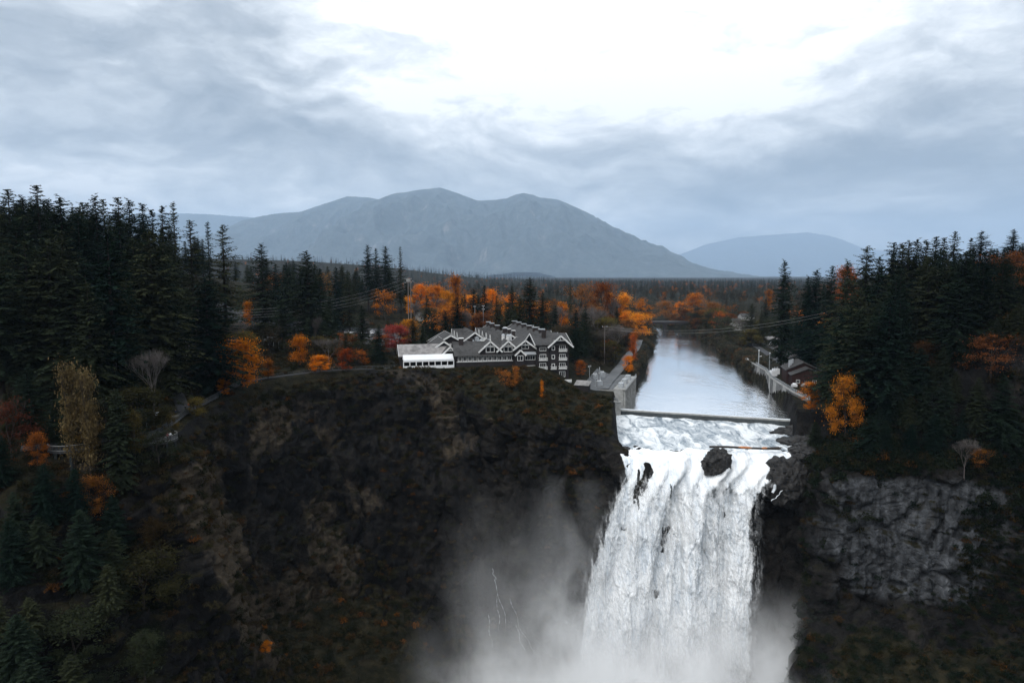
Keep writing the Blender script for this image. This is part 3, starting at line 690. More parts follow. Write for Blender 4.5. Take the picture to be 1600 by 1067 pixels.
stand([(12, 296, 205), (34, 306, 225), (57, 289, 215), (93, 307, 200, 1.2), (128, 316, 230), (148, 304, 215), (161, 311, 235), (184, 308, 225), (201, 311, 245), (222, 318, 235), (237, 327, 230), (253, 322, 245, 0.9), (270, 315, 255, 0.62, 4), (296, 343, 262, 0.95, 7), (324, 346, 275, 0.6, 4), (347, 350, 268, 0.95, 7)],
      'tall dark conifer on the left skyline, {} from the left edge', 'skyline conifers on the left hill', (0, 2, 5, 0, 2))
stand([(408, 381, 330, 1.1, 1), (479, 392, 300, 1.25, 3), (574, 383, 445, 0.9, 5), (587, 388, 455, 0.8, 2), (602, 385, 450, 1.0, 5), (625, 385, 455, 0.6, 4)],
      'tall conifer above the car park trees, {} from the left of that row', 'tall conifers behind the car park')
stand([(1226, 406, 330, 0.8, 0), (1263, 431, 330), (1277, 421, 310), (1301, 416, 285, 0.8), (1325, 406, 270), (1355, 386, 255, 1.1), (1375, 400, 250), (1397, 379, 240), (1411, 381, 245), (1421, 377, 235), (1434, 373, 240), (1448, 376, 230), (1463, 370, 235), (1476, 371, 240), (1493, 362, 235, 0.8), (1518, 372, 235), (1534, 362, 225, 1.15), (1585, 358, 235, 1.0, 3)],
      'dark conifer on the right skyline, {} from the river side', 'skyline conifers on the right hill', (0, 1, 2, 5))
stand([(740, 452, 380), (757, 446, 385), (800, 447, 400), (828, 434, 365, 1.15, 3), (812, 462, 350, 1.2, 1), (848, 455, 355, 1.1), (891, 437, 420, 0.5, 4), (868, 478, 345, 1.0), (900, 484, 300, 1.0, 1), (915, 478, 320, 0.9), (776, 462, 360), (716, 476, 360)],
      'dark conifer behind the lodge, {} planted in the row read left to right', 'conifers behind the lodge')
stand([(320, 434, 207, 1.25, 6), (565, 478, 275, 1.0, 1), (592, 508, 268, 1.0, 3), (645, 500, 300, 1.1), (660, 508, 295, 1.0), (540, 520, 262, 1.0), (440, 470, 300), (515, 455, 330), (500, 420, 380), (450, 420, 385), (430, 412, 390), (545, 425, 390), (525, 418, 400)],
      'dark conifer between the cliff path and the car park, {} of those standing clear', 'conifers along the cliff path')

x, y, Hn, D2 = solve_D(180, 608, 21, 140)
plant('con', 6, x, y, Hn, 1.0, 1.05, label='shaggy fir standing right in front of the cliff overlook')
for k, (px, py, H, D) in enumerate(((1480, 585, 15, 178), (1530, 590, 15, 176), (1445, 600, 14, 178), (1570, 585, 16, 176), (1505, 640, 11, 172), (1590, 640, 12, 170), (1410, 560, 17, 185))):
    x, y, Hn, D2 = solve_D(px, py, H, D); plant('con', (0, 3, 1, 6, 2, 3, 1)[k], x, y, Hn, k * 1.3, 1.25, label='dark conifer low on the far right slope, %s of those standing clear' % ORD[k], group='conifers low on the far right slope')
# broadleaf trees in autumn colour: (px, py top, distance, height or None, variant, colour, width, label)
ORG = (0.70, 0.225, 0.014); GLD = (0.70, 0.275, 0.018); BRN = (0.28, 0.115, 0.034); RED = (0.26, 0.045, 0.035); OLV = (0.105, 0.085, 0.025); YEL = (0.135, 0.098, 0.045); RUST = (0.17, 0.062, 0.022)
LEAFY = [
 (80, 478, 190, 13, 0, ORG, 1.1, 'bright orange maple low in the left hillside wood'),
 (155, 462, 185, 13, 1, GLD, 0.7, 'narrow orange tree glowing between dark conifers at left'),
 (386, 470, 285, 13, 3, ORG, 0.8, 'slim orange tree above the big orange maple by the path'),
 (376, 530, 215, 16, 2, ORG, 1.0, 'big round orange maple beside the cliff path'),
 (350, 590, 190, 6, 0, ORG, 1.0, 'small orange sapling on a thin trunk at the path rail'),
 (465, 523, 238, 12, 1, ORG, 1.0, 'orange maple in front of the dark low shelter'),
 (541, 488, 330, 8, 5, BRN, 0.9, 'round rusty tree at the edge of the car park'),
 (500, 555, 245, 7, 2, ORG, 1.3, 'low orange shrub tree left of the lodge path'),
 (540, 545, 248, 8, 0, (0.42, 0.085, 0.02), 1.1, 'red orange maple above the railing by the lodge path'),
 (622, 508, 290, 13, 5, RED, 1.25, 'crimson red maple just left of the lodge'),
 (557, 520, 285, 9, 4, RUST, 1.0, 'thin rusty tree beside the clear conifer'),
 (600, 452, 430, 20, 4, ORG, 0.9, 'orange maple left of the twin utility poles'),
 (657, 444, 400, 19, 0, ORG, 0.9, 'orange maple right of the twin utility poles'),
 (682, 446, 390, 20, 5, ORG, 1.1, 'broad orange maple second right of the utility poles'),
 (711, 430, 385, 28, 3, ORG, 1.0, 'tallest orange tree of the group left behind the lodge'),
 (718, 470, 370, 18, 3, GLD, 0.8, 'golden lower tree under the tallest orange one'),
 (768, 452, 430, 16, 0, ORG, 1.0, 'orange crown behind conifers above the lodge roofs'),
 (798, 458, 420, 15, 4, ORG, 1.2, 'sparse orange crown above the lodge roofs'),
 (784, 482, 345, 11, 2, ORG, 0.9, 'small orange tree right behind the lodge roofs'),
 (866, 466, 430, 17, 4, BRN, 1.0, 'brown orange tree behind the right end of the lodge'),
 (880, 472, 420, 20, 3, ORG, 0.8, 'upright orange tree left of the slender conifer'),
 (912, 442, 440, 24, 4, BRN, 1.1, 'half bare orange brown tree right of the slender conifer'),
 (941, 442, 450, 24, 0, (0.40, 0.11, 0.018), 1.1, 'round orange tree upstream of the lodge'),
 (975, 457, 395, 25, 1, GLD, 1.0, 'golden maple tall on the left river bank'),
 (1004, 466, 405, 25, 4, ORG, 1.0, 'orange maple leaning out over the left river bank'),
 (975, 488, 370, 18, 0, ORG, 0.8, 'lower orange maple on the left bank above the road'),
 (990, 520, 365, 16, 3, (0.45, 0.11, 0.02), 0.7, 'slim red orange tree hanging to the left waterside'),
 (982, 556, 318, 8, 5, ORG, 0.85, 'small bright orange tree by the intake wall'),
 (906, 563, 272, 7, 0, (0.42, 0.12, 0.02), 1.0, 'small orange tree beside the tin roofed shed'),
 (1086, 458, 660, 26, 0, ORG, 1.2, 'orange maple right of the river bridge'),
 (1062, 470, 650, 20, 4, ORG, 1.0, 'sparse orange maple over the bridge end'),
 (1112, 472, 640, 22, 2, BRN, 1.2, 'brown orange tree on the far right river bank'),
 (1125, 485, 600, 18, 4, (0.36, 0.10, 0.02), 1.0, 'faded orange tree nearer on the right river bank'),
 (1202, 452, 520, 24, 3, ORG, 0.9, 'orange tree left of the tall right bank conifer'),
 (1325, 416, 262, 14, 5, (0.42, 0.11, 0.02), 1.2, 'orange crown on the right skyline among conifers'),
 (1252, 485, 335, 14, 1, ORG, 0.8, 'orange tree above the railway bend on the right'),
 (1288, 488, 300, 12, 4, GLD, 0.9, 'thin golden tree above the railway on the right'),
 (1325, 588, 172, 19, 2, (0.55, 0.20, 0.02), 0.6, 'tall golden maple hanging over the right cliff'),
 (1268, 597, 222, 10, 0, ORG, 0.9, 'orange maple at the right end of the weir'),
 (1552, 520, 165, 12, 4, RUST, 1.5, 'wide rusty crown deep in the right hillside wood'),
 (1590, 392, 225, 13, 4, RUST, 1.6, 'russet trees below the last conifer at the right edge'),
 (106, 568, 142, 22, 3, YEL, 0.55, 'tall pale yellow poplar left of the overlook'),
 (131, 575, 140, 22, 3, YEL, 0.5, 'pale yellow poplar beside its taller twin at left'),
 (130, 630, 128, 14, 0, (0.12, 0.075, 0.025), 0.7, 'golden brown tree below the pale poplars'),
 (207, 640, 138, 11, 1, (0.085, 0.065, 0.02), 0.8, 'olive gold tree close behind the overlook fir'),
 (140, 745, 112, 9, 2, (0.19, 0.075, 0.016), 0.9, 'dull orange tree on the near left slope'),
 (55, 675, 118, 7, 0, (0.26, 0.085, 0.016), 0.8, 'small orange tree on the far left slope'),
 (12, 625, 125, 12, 4, (0.10, 0.032, 0.018), 1.0, 'dark red tree at the left edge of the picture'),
 (415, 1005, 150, 3.2, 5, ORG, 1.2, 'lone orange bush on the bench at the foot of the cliff'),
 (790, 577, 246, 6, 4, (0.36, 0.13, 0.025), 1.3, 'brown orange shrub under the lodge windows'),
 (806, 572, 243, 7, 3, (0.42, 0.16, 0.03), 0.9, 'spiky golden shrub under the lodge gables'),
 (847, 594, 236, 6, 3, ORG, 0.6, 'slim orange shrub on the slope under the lodge balconies'),
 (306, 622, 168, 5, 5, (0.17, 0.13, 0.035), 1.3, 'round olive yellow bush beside the cliff path'),
 (262, 648, 163, 4, 2, (0.14, 0.10, 0.03), 1.4, 'low olive shrub behind the path bench'),
 (430, 425, 360, 18, 4, BRN, 1.0, 'brown tree among conifers left of the car park'),
 (505, 425, 380, 20, 4, (0.25, 0.13, 0.04), 0.9, 'ochre tree on the rise behind the car park'),
 (640, 462, 385, 14, 1, GLD, 0.8, 'golden tree low beside the twin utility poles'),
 (700, 455, 395, 18, 0, GLD, 0.9, 'golden crown between the broad and the tallest orange trees'),
 (418, 560, 225, 8, 1, (0.45, 0.15, 0.02), 1.0, 'small orange tree at the bend of the cliff path'),
 (565, 545, 252, 7, 4, (0.40, 0.12, 0.02), 1.0, 'small russet tree above the far rim railing'),
 (950, 455, 470, 20, 1, ORG, 1.0, 'orange crown behind the round orange tree upstream'),
 (1040, 470, 700, 20, 2, BRN, 1.1, 'brown crown above the bridge deck'),
 (1532, 700, 150, 6, 4, (0.30, 0.12, 0.025), 1.2, 'sparse orange shrub above the pale rock wall'),
]
rl = np.random.RandomState(5)
for (px, py, D, H, v, colr_, wd, lab) in LEAFY:
    x, y, Hn, D2 = solve_D(px, py, H, D); HLOG.append((px, py, D, round(D2), round(Hn, 1), H))
    plant('brd', v, x, y, max(2.5, Hn), rl.uniform(0, 6.28), wd * min(1.15, H / Hn) ** 0.7, colr_, label=lab, group=None)
for (px, py, D, H, v, lab) in [(235, 553, 182, 17, 0, 'bare grey brown tree behind the path bench'), (487, 497, 242, 16, 1, 'bare grey tree in front of the car park'), (160, 430, 210, 16, 2, 'bare pale branched tree in the left wood'),
      (700, 492, 330, 12, 2, 'bare thicket tree right of the utility poles'), (960, 470, 430, 22, 1, 'bare tree behind the golden riverside maple'), (1160, 500, 430, 16, 0, 'bare tree on the right river bank shrubs'),
      (930, 480, 400, 20, 2, 'bare tree above the left bank road'), (1275, 450, 300, 18, 1, 'bare tree under the right skyline conifers'), (1510, 690, 152, 9, 0, 'bare shrub on top of the pale rock wall')]:
    x, y, Hn, D2 = solve_D(px, py, H, D); HLOG.append((px, py, D, round(D2), round(Hn, 1), H))
    plant('bare', v, x, y, Hn, rl.uniform(0, 6.28), 1.0, label=lab)
# ------------------------------------------------------------------ fill of the woods
SKY_X = [-50, 0, 60, 150, 270, 300, 350, 366, 480, 560, 600, 632, 700, 760, 860, 900, 1000, 1130, 1200, 1232, 1300, 1350, 1450, 1600, 1700]
SKY_Y = [305, 303, 300, 312, 326, 352, 358, 392, 402, 402, 394, 412, 446, 452, 452, 455, 462, 462, 452, 432, 422, 396, 382, 372, 370]
def px_of(x, y, z):
    c, s = math.cos(PITCH), math.sin(PITCH); dz_ = z - CAM.z; f = y * c - dz_ * s; v = y * s + dz_ * c
    return 800 + FPX * x / f, 533.5 - FPX * v / f
def gap_line(px):   # lowest pixel row that must stay open (weir, lodge, car park) in front of which no tall tree may stand
    return 0
KEEP = [(-46, 45, 236, 330), (-125, -62, 335, 412)]        # lodge, car park
RAIL = [(127, 250), (124, 262), (128, 290), (136, 330), (142, 370), (146, 410), (148, 450), (150, 490)]
def blocked(x, y, m=0.0):
    for (a, b, c, d) in KEEP:
        if a - m < x < b + m and c - m < y < d + m: return True
    L, R_ = riv(np.array([y])); 
    if L[0] - 3 - m < x < R_[0] + 3 + m: return True
    if y > 232 and y < 470 and R_[0] < x < R_[0] + np.interp(y, [232, 250, 330, 420, 470], [8, 26, 34, 26, 10]): return True   # works terrace + railway
    rdx_ = np.interp(y, [264, 272, 290, 312, 340, 375, 420, 470], [36, 36.5, 41, 47.5, 55, 64, 76, 88])
    if 255 < y < 480 and abs(x - rdx_) < 4.2: return True                   # intake road
    if 255 < y < 318 and rdx_ - 11 < x < L[0]: return True                  # intake yard
    return False
PEND = []; HAND = list(TREES)
def scatter(n, xr_, yr_, ok, hgt, vars_, seed, label, group, kind='con', spacing=5.0, colors=None, wide=(1.2, 1.6), minh=9, tries=60, bias=None):
    r = np.random.RandomState(seed); done = 0; mine = []
    for _ in range(n * tries):
        if done >= n: break
        x = r.uniform(*xr_); y = r.uniform(*yr_)
        if abs(x / y) > 0.80 or blocked(x, y, 2) or not ok(x, y): continue
        if any((x - a) ** 2 + (y - b) ** 2 < spacing ** 2 for a, b, _h in TREES): continue
        g = gz(x, y); H = r.uniform(*hgt); px, py = px_of(x, y, g + H); lim = np.interp(px, SKY_X, SKY_Y) + r.uniform(6, 30)
        if py < lim:
            top = at_y(px, lim, y).z; H = top - g
            if H < minh: continue
        if r.rand() < 0.5 and kind == 'con': H *= r.uniform(0.8, 1)
        lab = label if isinstance(label, str) else label(px, py)
        PEND.append((kind, vars_[r.randint(len(vars_))], x, y, H, r.uniform(0, 6.28), r.uniform(*wide) * (30.0 / H) ** 0.12 if kind == 'con' else r.uniform(*wide),
              None if colors is None else colors[r.randint(len(colors))], lab, group, g))
        TREES.append((x, y, H)); done += 1
    return done
pxo = lambda x, y: 800 + FPX * x / y
edge_at = lambda x, y: np.interp(math.degrees(math.atan2(y - CY, x - CX)), th, edge_r)
off = lambda x, y: math.hypot(x - CX, y - CY) - edge_at(x, y)
NS = {}
NS['left'] = scatter(140, (-250, -84), (158, 310), lambda x, y: pxo(x, y) < 268 and off(x, y) > 13, (30, 46), (0, 1, 2, 3, 5, 6), 101,
        'dark conifer in the left hillside stand', 'conifers of the left hillside stand', spacing=4.8)
NS['midleft'] = scatter(48, (-240, -30), (412, 540), lambda x, y: 250 < pxo(x, y) < 640, (22, 38), (0, 1, 2, 3, 5), 102,
        'dark conifer behind the car park clearing', 'conifers behind the car park clearing', spacing=6.0)
NS['slope'] = scatter(26, (-125, -70), (98, 150), lambda x, y: pxo(x, y) < 175 and off(x, y) < 20 and gz(x, y) > -30, (9, 16), (1, 3, 6, 0), 103,
        'shaggy conifer on the near lower left slope', 'conifers on the near left slope', spacing=3.6, minh=6)
NS['brink'] = scatter(22, (86, 150), (170, 215), lambda x, y: pxo(x, y) > 1255 and not 1285 < pxo(x, y) < 1370 and 0.5 < off(x, y) < 16, (7, 15), (1, 3, 6, 0), 131,
        'small conifer at the brink of the right cliff', 'small conifers along the right cliff brink', spacing=3.4, minh=5)
NS['right'] = scatter(128, (98, 290), (128, 330), lambda x, y: pxo(x, y) > 1250 and not (1280 < pxo(x, y) < 1372 and y < 188) and off(x, y) > (3 if y < 215 else 8), (24, 40), (0, 1, 2, 3, 5, 6), 104,
        'dark conifer in the right hillside stand', 'conifers of the right hillside stand', spacing=5.0)
NS['rightfar'] = scatter(26, (140, 300), (330, 520), lambda x, y: pxo(x, y) > 1150, (18, 32), (0, 1, 2, 5), 105,
        'conifer beyond the right bank railway', 'conifers beyond the right bank railway', spacing=7)
NS['back'] = scatter(34, (-60, 90), (335, 560), lambda x, y: 640 < pxo(x, y) < 1000, (14, 26), (0, 1, 2, 3), 106,
        'conifer in the wood upstream of the lodge', 'conifers in the wood upstream of the lodge', spacing=8)
scatter(50, (-60, 110), (330, 600), lambda x, y: 640 < pxo(x, y) < 1015, (11, 20), (0, 1, 2, 4, 5), 107,
        'leafy autumn tree upstream of the lodge', 'autumn trees upstream of the lodge', 'brd', 6, [BRN, RUST, (0.10, 0.075, 0.045), ORG, (0.45, 0.15, 0.02), GLD], minh=6)
scatter(26, (-60, 110), (330, 600), lambda x, y: 640 < pxo(x, y) < 1010, (12, 20), (0, 1, 2), 108,
        'leafless grey tree upstream of the lodge', 'leafless trees upstream of the lodge', 'bare', 6, minh=6)
scatter(22, (-150, -35), (225, 330), lambda x, y: 330 < pxo(x, y) < 640 and off(x, y) > 9, (6, 12), (0, 2, 4, 5), 109,
        'low leafy tree between path and car park', 'low trees between cliff path and car park', 'brd', 5, [OLV, RUST, (0.06, 0.05, 0.03), (0.055, 0.06, 0.03), (0.30, 0.085, 0.02)], minh=4)
scatter(12, (-150, -35), (225, 330), lambda x, y: 260 < pxo(x, y) < 640 and off(x, y) > 9, (8, 14), (0, 1, 2), 110,
        'leafless tree between path and car park', 'leafless trees between cliff path and car park', 'bare', 5, minh=4)
scatter(26, (110, 210), (330, 640), lambda x, y: 1060 < pxo(x, y) < 1240, (9, 17), (0, 2, 4, 5), 111,
        'grey green tree on the right bank', 'leafy trees on the right river bank', 'brd', 6, [OLV, (0.06, 0.065, 0.035), (0.075, 0.07, 0.045), RUST, (0.05, 0.055, 0.03)], minh=5)
scatter(24, (-140, -70), (100, 165), lambda x, y: pxo(x, y) < 240 and off(x, y) < 14 and gz(x, y) > -32, (6, 13), (0, 1, 2, 4, 5), 112,
        'leafy tree on the near lower left slope', 'leafy trees on the near left slope', 'brd', 4.5, [(0.040, 0.038, 0.016), (0.028, 0.034, 0.018), (0.055, 0.036, 0.014), (0.024, 0.030, 0.019)], minh=4)
scatter(12, (120, 250), (165, 330), lambda x, y: pxo(x, y) > 1260 and off(x, y) > 6, (8, 14), (0, 2, 4), 113,
        'dull leafy tree in the right hillside stand', 'rusty trees in the right hillside stand', 'brd', 5, [RUST, OLV, (0.10, 0.05, 0.02)], minh=4)

scatter(30, (22, 95), (318, 470), lambda x, y: 880 < pxo(x, y) < 1010 and x > riv(np.array([y]))[0][0] - 34, (7, 14), (0, 2, 4, 5, 1), 121,
        'brown leafy tree beside the intake road', 'leafy trees beside the intake road', 'brd', 3.6, [(0.06, 0.055, 0.035), (0.085, 0.065, 0.04), OLV, RUST, (0.07, 0.06, 0.045), (0.42, 0.13, 0.02)], minh=4)
scatter(14, (20, 48), (270, 335), lambda x, y: 860 < pxo(x, y) < 960, (6, 11), (0, 2, 4, 5), 122,
        'dull shrubby tree between lodge and intake yard', 'shrubby trees between lodge and intake yard', 'brd', 3.4, [(0.05, 0.05, 0.03), (0.07, 0.055, 0.035), OLV], minh=3)
scatter(16, (110, 185), (560, 700), lambda x, y: 1020 < pxo(x, y) < 1130, (10, 18), (0, 2, 5), 123,
        'dull leafy tree around the river bridge', 'leafy trees around the river bridge', 'brd', 5, [OLV, (0.06, 0.055, 0.04), BRN, RUST], minh=5)
# ---- keep as single trees only those the view shows; the largest 300 conifers stand alone, the rest of the wood is one mass
BW, BH = 800, 534; cover = np.zeros((BH, BW), bool)
def shape_px(x, y, g, H, rad):
    x0, yb = px_of(x, y, g); x1, yt = px_of(x, y, g + H); hw = FPX * rad / y; return x0 / 2, yt / 2, yb / 2, hw / 2
cand = [(y_, None, x_, y_, H_, 0.13 * H_, gz(x_, y_)) for x_, y_, H_ in HAND] + [(p[3], i, p[2], p[3], p[4], p[4] * (0.15 if p[0] == 'con' else 0.22) * p[6], p[10]) for i, p in enumerate(PEND)]
seen = {}
for (_, i, x_, y_, H_, rad, g_) in sorted(cand, key=lambda q: q[0]):
    cxp, yt, yb, hw = shape_px(x_, y_, g_, H_, rad); n_vis = 0
    for row in range(max(0, int(yt)), min(BH, int(yb) + 1)):
        f = (row - yt) / max(1.0, yb - yt); hwr = hw * min(1, 0.12 + f * 1.25) * 0.42; a_ = max(0, int(round(cxp - hwr))); b_ = min(BW, int(round(cxp + hwr)) + 1)
        if b_ > a_: seg_ = cover[row, a_:b_]; n_vis += int((~seg_).sum()); seg_[:] = True
    if i is not None: seen[i] = n_vis
ncon = sum(1 for o in bpy.data.objects if o.name.startswith('conifer_tree'))
order = sorted([i for i in seen if seen[i] >= 10 and PEND[i][0] == 'con'], key=lambda i: -seen[i]); alone = set(order[:298 - ncon]); mass = [PEND[i] for i in order[298 - ncon:]]
alone |= {i for i in seen if seen[i] >= 8 and PEND[i][0] != 'con'}
groups_ = {}
for i in sorted(alone): groups_.setdefault(PEND[i][9], []).append(i)
def nth(k):
    if k < 20: return ORD[k]
    n = k + 1; return '%d%s' % (n, 'th' if 10 <= n % 100 <= 20 else {1: 'st', 2: 'nd', 3: 'rd'}.get(n % 10, 'th'))
for gname, ids in groups_.items():
    ids = sorted(ids, key=lambda i: PEND[i][3]); nb = 3 if len(ids) > 14 else (2 if len(ids) > 5 else 1); per = -(-len(ids) // nb)
    for b_ in range(nb):
        row = sorted(ids[b_ * per:(b_ + 1) * per], key=lambda i: px_of(*PEND[i][2:4], PEND[i][10])[0])
        for k, i in enumerate(row):
            kd, v_, x_, y_, H_, rz_, wd_, co_, lab, _g, g_ = PEND[i]; band = {3: ['nearest', 'middle', 'farthest'], 2: ['nearer', 'farther'], 1: ['only']}[nb][b_]
            plant(kd, v_, x_, y_, H_, rz_, wd_, co_, label='%s, %s from left in its %s row' % (lab, nth(k), band), group=_g, z=g_)
# ---- masses nobody could count: geometry-node instances of simple plants on points
def stuff(name, pts, scl, mats_src, label=None):
    """one object: the meshes in mats_src stood on the points"""
    me = bpy.data.meshes.new(name); me.vertices.add(len(pts)); me.vertices.foreach_set('co', np.asarray(pts, np.float32).ravel())
    n = len(pts); r = np.random.RandomState(n)
    at = me.attributes.new('scl', 'FLOAT', 'POINT'); at.data.foreach_set('value', np.asarray(scl, np.float32))
    at = me.attributes.new('rotz', 'FLOAT', 'POINT'); at.data.foreach_set('value', r.uniform(0, 6.28, n).astype(np.float32))
    at = me.attributes.new('pick', 'INT', 'POINT'); at.data.foreach_set('value', r.randint(0, len(mats_src), n).astype(np.int32))
    o = link(name, me); tag(o, kind='stuff')
    ng = bpy.data.node_groups.new(name + '_nodes', 'GeometryNodeTree'); ng.interface.new_socket('Geometry', in_out='INPUT', socket_type='NodeSocketGeometry'); ng.interface.new_socket('Geometry', in_out='OUTPUT', socket_type='NodeSocketGeometry')
    N_ = ng.nodes; Lk = ng.links; gi = N_.new('NodeGroupInput'); go = N_.new('NodeGroupOutput'); jn = N_.new('GeometryNodeJoinGeometry')
    def attr(nm, t): a = N_.new('GeometryNodeInputNamedAttribute'); a.data_type = t; a.inputs[0].default_value = nm; return a.outputs[0]
    for k, src in enumerate(mats_src):
        so = bpy.data.objects.new(name + '_source', src)
        oi = N_.new('GeometryNodeObjectInfo'); oi.inputs['Object'].default_value = so; oi.inputs['As Instance'].default_value = True
        cmpn = N_.new('FunctionNodeCompare'); cmpn.data_type = 'INT'; cmpn.operation = 'EQUAL'; Lk.new(attr('pick', 'INT'), cmpn.inputs[2]); cmpn.inputs[3].default_value = k
        ip = N_.new('GeometryNodeInstanceOnPoints'); Lk.new(gi.outputs[0], ip.inputs['Points']); Lk.new(cmpn.outputs[0], ip.inputs['Selection']); Lk.new(oi.outputs['Geometry'], ip.inputs['Instance'])
        cv = N_.new('ShaderNodeCombineXYZ'); Lk.new(attr('rotz', 'FLOAT'), cv.inputs[2]); e2 = N_.new('FunctionNodeEulerToRotation'); Lk.new(cv.outputs[0], e2.inputs[0]); Lk.new(e2.outputs[0], ip.inputs['Rotation'])
        Lk.new(attr('scl', 'FLOAT'), ip.inputs['Scale']); Lk.new(ip.outputs[0], jn.inputs[0])
    Lk.new(jn.outputs[0], go.inputs[0]); md = o.modifiers.new('scatter', 'NODES'); md.node_group = ng; return o
def ramp_leaf(name, stops, var=0.5):
    m, nt, out = new_mat(name); oi = nt.new('ShaderNodeObjectInfo'); geo = nt.new('ShaderNodeNewGeometry')
    c = nt.ramp(oi.outputs['Random'], stops); n = nt.noise(geo.outputs['Position'], 0.8, 3, 0.6)
    c = nt.vmath('SCALE', c, scale=nt.mapr(n, 0.25, 0.75, 1 - var, 1 + var)).outputs[0]
    d = nt.new('ShaderNodeBsdfDiffuse', inp={'Color': c}); t = nt.new('ShaderNodeBsdfTranslucent', inp={'Color': c})
    mx = nt.new('ShaderNodeMixShader', inp={0: 0.3, 1: d.outputs[0], 2: t.outputs[0]}); nt.l.new(mx.outputs[0], out.inputs[0]); return m
def fir_lite(seed):
    r = np.random.RandomState(seed); H = 30.0; B = []; Tp = []; z = 3.0
    while z < 29.5:
        f = z / H; rad = 5.0 * (1 - f) ** 0.8 + 0.3; nb = 7
        for k in range(nb):
            az = 6.28 * k / nb + r.uniform(0, 1); L = rad * r.uniform(0.7, 1.15); B.append((0, 0, z + 0.4)); Tp.append((math.cos(az) * L, math.sin(az) * L, z - 0.22 * L + 0.35 * f * L))
        z += 1.5 * r.uniform(0.8, 1.2) * (1.15 - 0.6 * f)
    V, F = kites(np.array(B), np.array(Tp), np.full((len(B), 1), 0.85), np.full((len(B), 1), 0.1)); me = mesh_np('fir_lite', V, F); return me
def leafy_lite(seed, n=420):
    r = np.random.RandomState(seed); H = 16.0; c0 = r.normal(size=(9, 3)) * np.array([2.6, 2.6, 2.4]) + np.array([0, 0, 9.5])
    c = c0[r.randint(0, 9, n)] + r.normal(size=(n, 3)) * 1.5; d = r.normal(size=(n, 3)); d /= np.linalg.norm(d, axis=1)[:, None]; s = r.uniform(0.35, 0.8, n)[:, None]
    V, F = kites(c - d * s, c + d * s, s * 0.7, 0 * s); tv, tf = taper_tube([(0, 0, -1), (0, 0, 9)], [0.35, 0.15], 5); V, F = join([(V, F), (tv, tf)]); return mesh_np('leafy_lite', V, F)
FIRM = ramp_leaf('far_conifer', [(0.0, (0.012, 0.022, 0.018)), (0.6, (0.022, 0.030, 0.022)), (1.0, (0.034, 0.036, 0.022))])
LFM = ramp_leaf('far_broadleaf', [(0.0, (0.028, 0.028, 0.022)), (0.45, (0.045, 0.040, 0.031)), (0.70, (0.058, 0.043, 0.028)), (0.88, (0.13, 0.060, 0.022)), (0.955, (0.32, 0.10, 0.018)), (1.0, (0.45, 0.15, 0.02))])
firs = [fir_lite(k) for k in (1, 2, 3)]; lvs = [leafy_lite(k) for k in (4, 5, 6)]
for m_ in firs: m_.materials.append(FIRM)
for m_ in lvs: m_.materials.append(LFM)
r = np.random.RandomState(77); pf = [(p[2], p[3], p[10] - 0.2) for p in mass]; sf = [p[4] / 30.0 for p in mass]; pl_ = []; sl_ = []
def far_pts(n, y0, y1, umin=-0.82, umax=0.82):
    y = np.sqrt(r.uniform(y0 ** 2, y1 ** 2, n)); u = r.uniform(umin, umax, n); return u * y, y
for (n, y0, y1, ca_) in ((700, 540, 800, 0.5), (1500, 800, 1300, 0.42), (3000, 1300, 2100, 0.38), (5200, 2100, 3600, 0.75)):
    xx, yy = far_pts(n, y0, y1); L, R_ = riv(yy); ok = (xx < L - 4) | (xx > R_ + 4); ok &= ~((yy < 600) & (xx / yy < -0.45) & (xx > -190) & (yy < 420))
    clump = fbm(xx * 0.006, yy * 0.006, 0 * xx, 3)
    zz3 = land(xx, yy)
    for x_, y_, z_, k_, o_ in zip(xx, yy, zz3, clump, ok):
        if not o_: continue
        if y_ < 3000: z_ = gz(x_, y_)
        con_ = r.rand() < ca_ + 0.55 * k_
        sc_ = r.uniform(0.55, 0.95) * (1 if con_ else 0.9)
        H = sc_ * (30 if con_ else 16)
        px, py = px_of(x_, y_, z_ + H); lim = np.interp(px, SKY_X, SKY_Y)
        lim = np.interp(px, [0, 380, 520, 620, 760, 870, 1100, 1600], [380, 390, 392, 402, 424, 434, 434, 430]) if y_ > 1800 else (436 if y_ > 900 else 440)
        if py < lim: sc_ *= max(0.35, (H - (lim - py) / FPX * y_) / H)
        (pf if con_ else pl_).append((x_, y_, z_ - 0.3)); (sf if con_ else sl_).append(sc_)
stuff('distant_conifer_forest', pf, sf, firs); stuff('distant_broadleaf_forest', pl_, sl_, lvs)
# undergrowth over slopes and ledges
BUM = ramp_leaf('undergrowth_leaves', [(0.0, (0.012, 0.015, 0.008)), (0.35, (0.026, 0.026, 0.013)), (0.6, (0.045, 0.037, 0.018)), (0.85, (0.050, 0.034, 0.016)), (0.97, (0.060, 0.030, 0.012)), (1.0, (0.16, 0.06, 0.012))])
BUG = ramp_leaf('bank_shrub_leaves', [(0.0, (0.030, 0.034, 0.024)), (0.5, (0.052, 0.050, 0.036)), (0.85, (0.075, 0.060, 0.040)), (1.0, (0.12, 0.055, 0.022))])
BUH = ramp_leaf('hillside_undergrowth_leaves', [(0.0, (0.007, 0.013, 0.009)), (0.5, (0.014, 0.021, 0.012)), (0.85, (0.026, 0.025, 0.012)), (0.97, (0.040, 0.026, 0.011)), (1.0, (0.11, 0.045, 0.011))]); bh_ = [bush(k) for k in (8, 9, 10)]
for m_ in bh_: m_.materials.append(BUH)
bs = [bush(k) for k in (1, 2, 3, 4)]; bg_ = [bush(k) for k in (5, 6, 7)]
for m_ in bs: m_.materials.append(BUM)
for m_ in bg_: m_.materials.append(BUG)
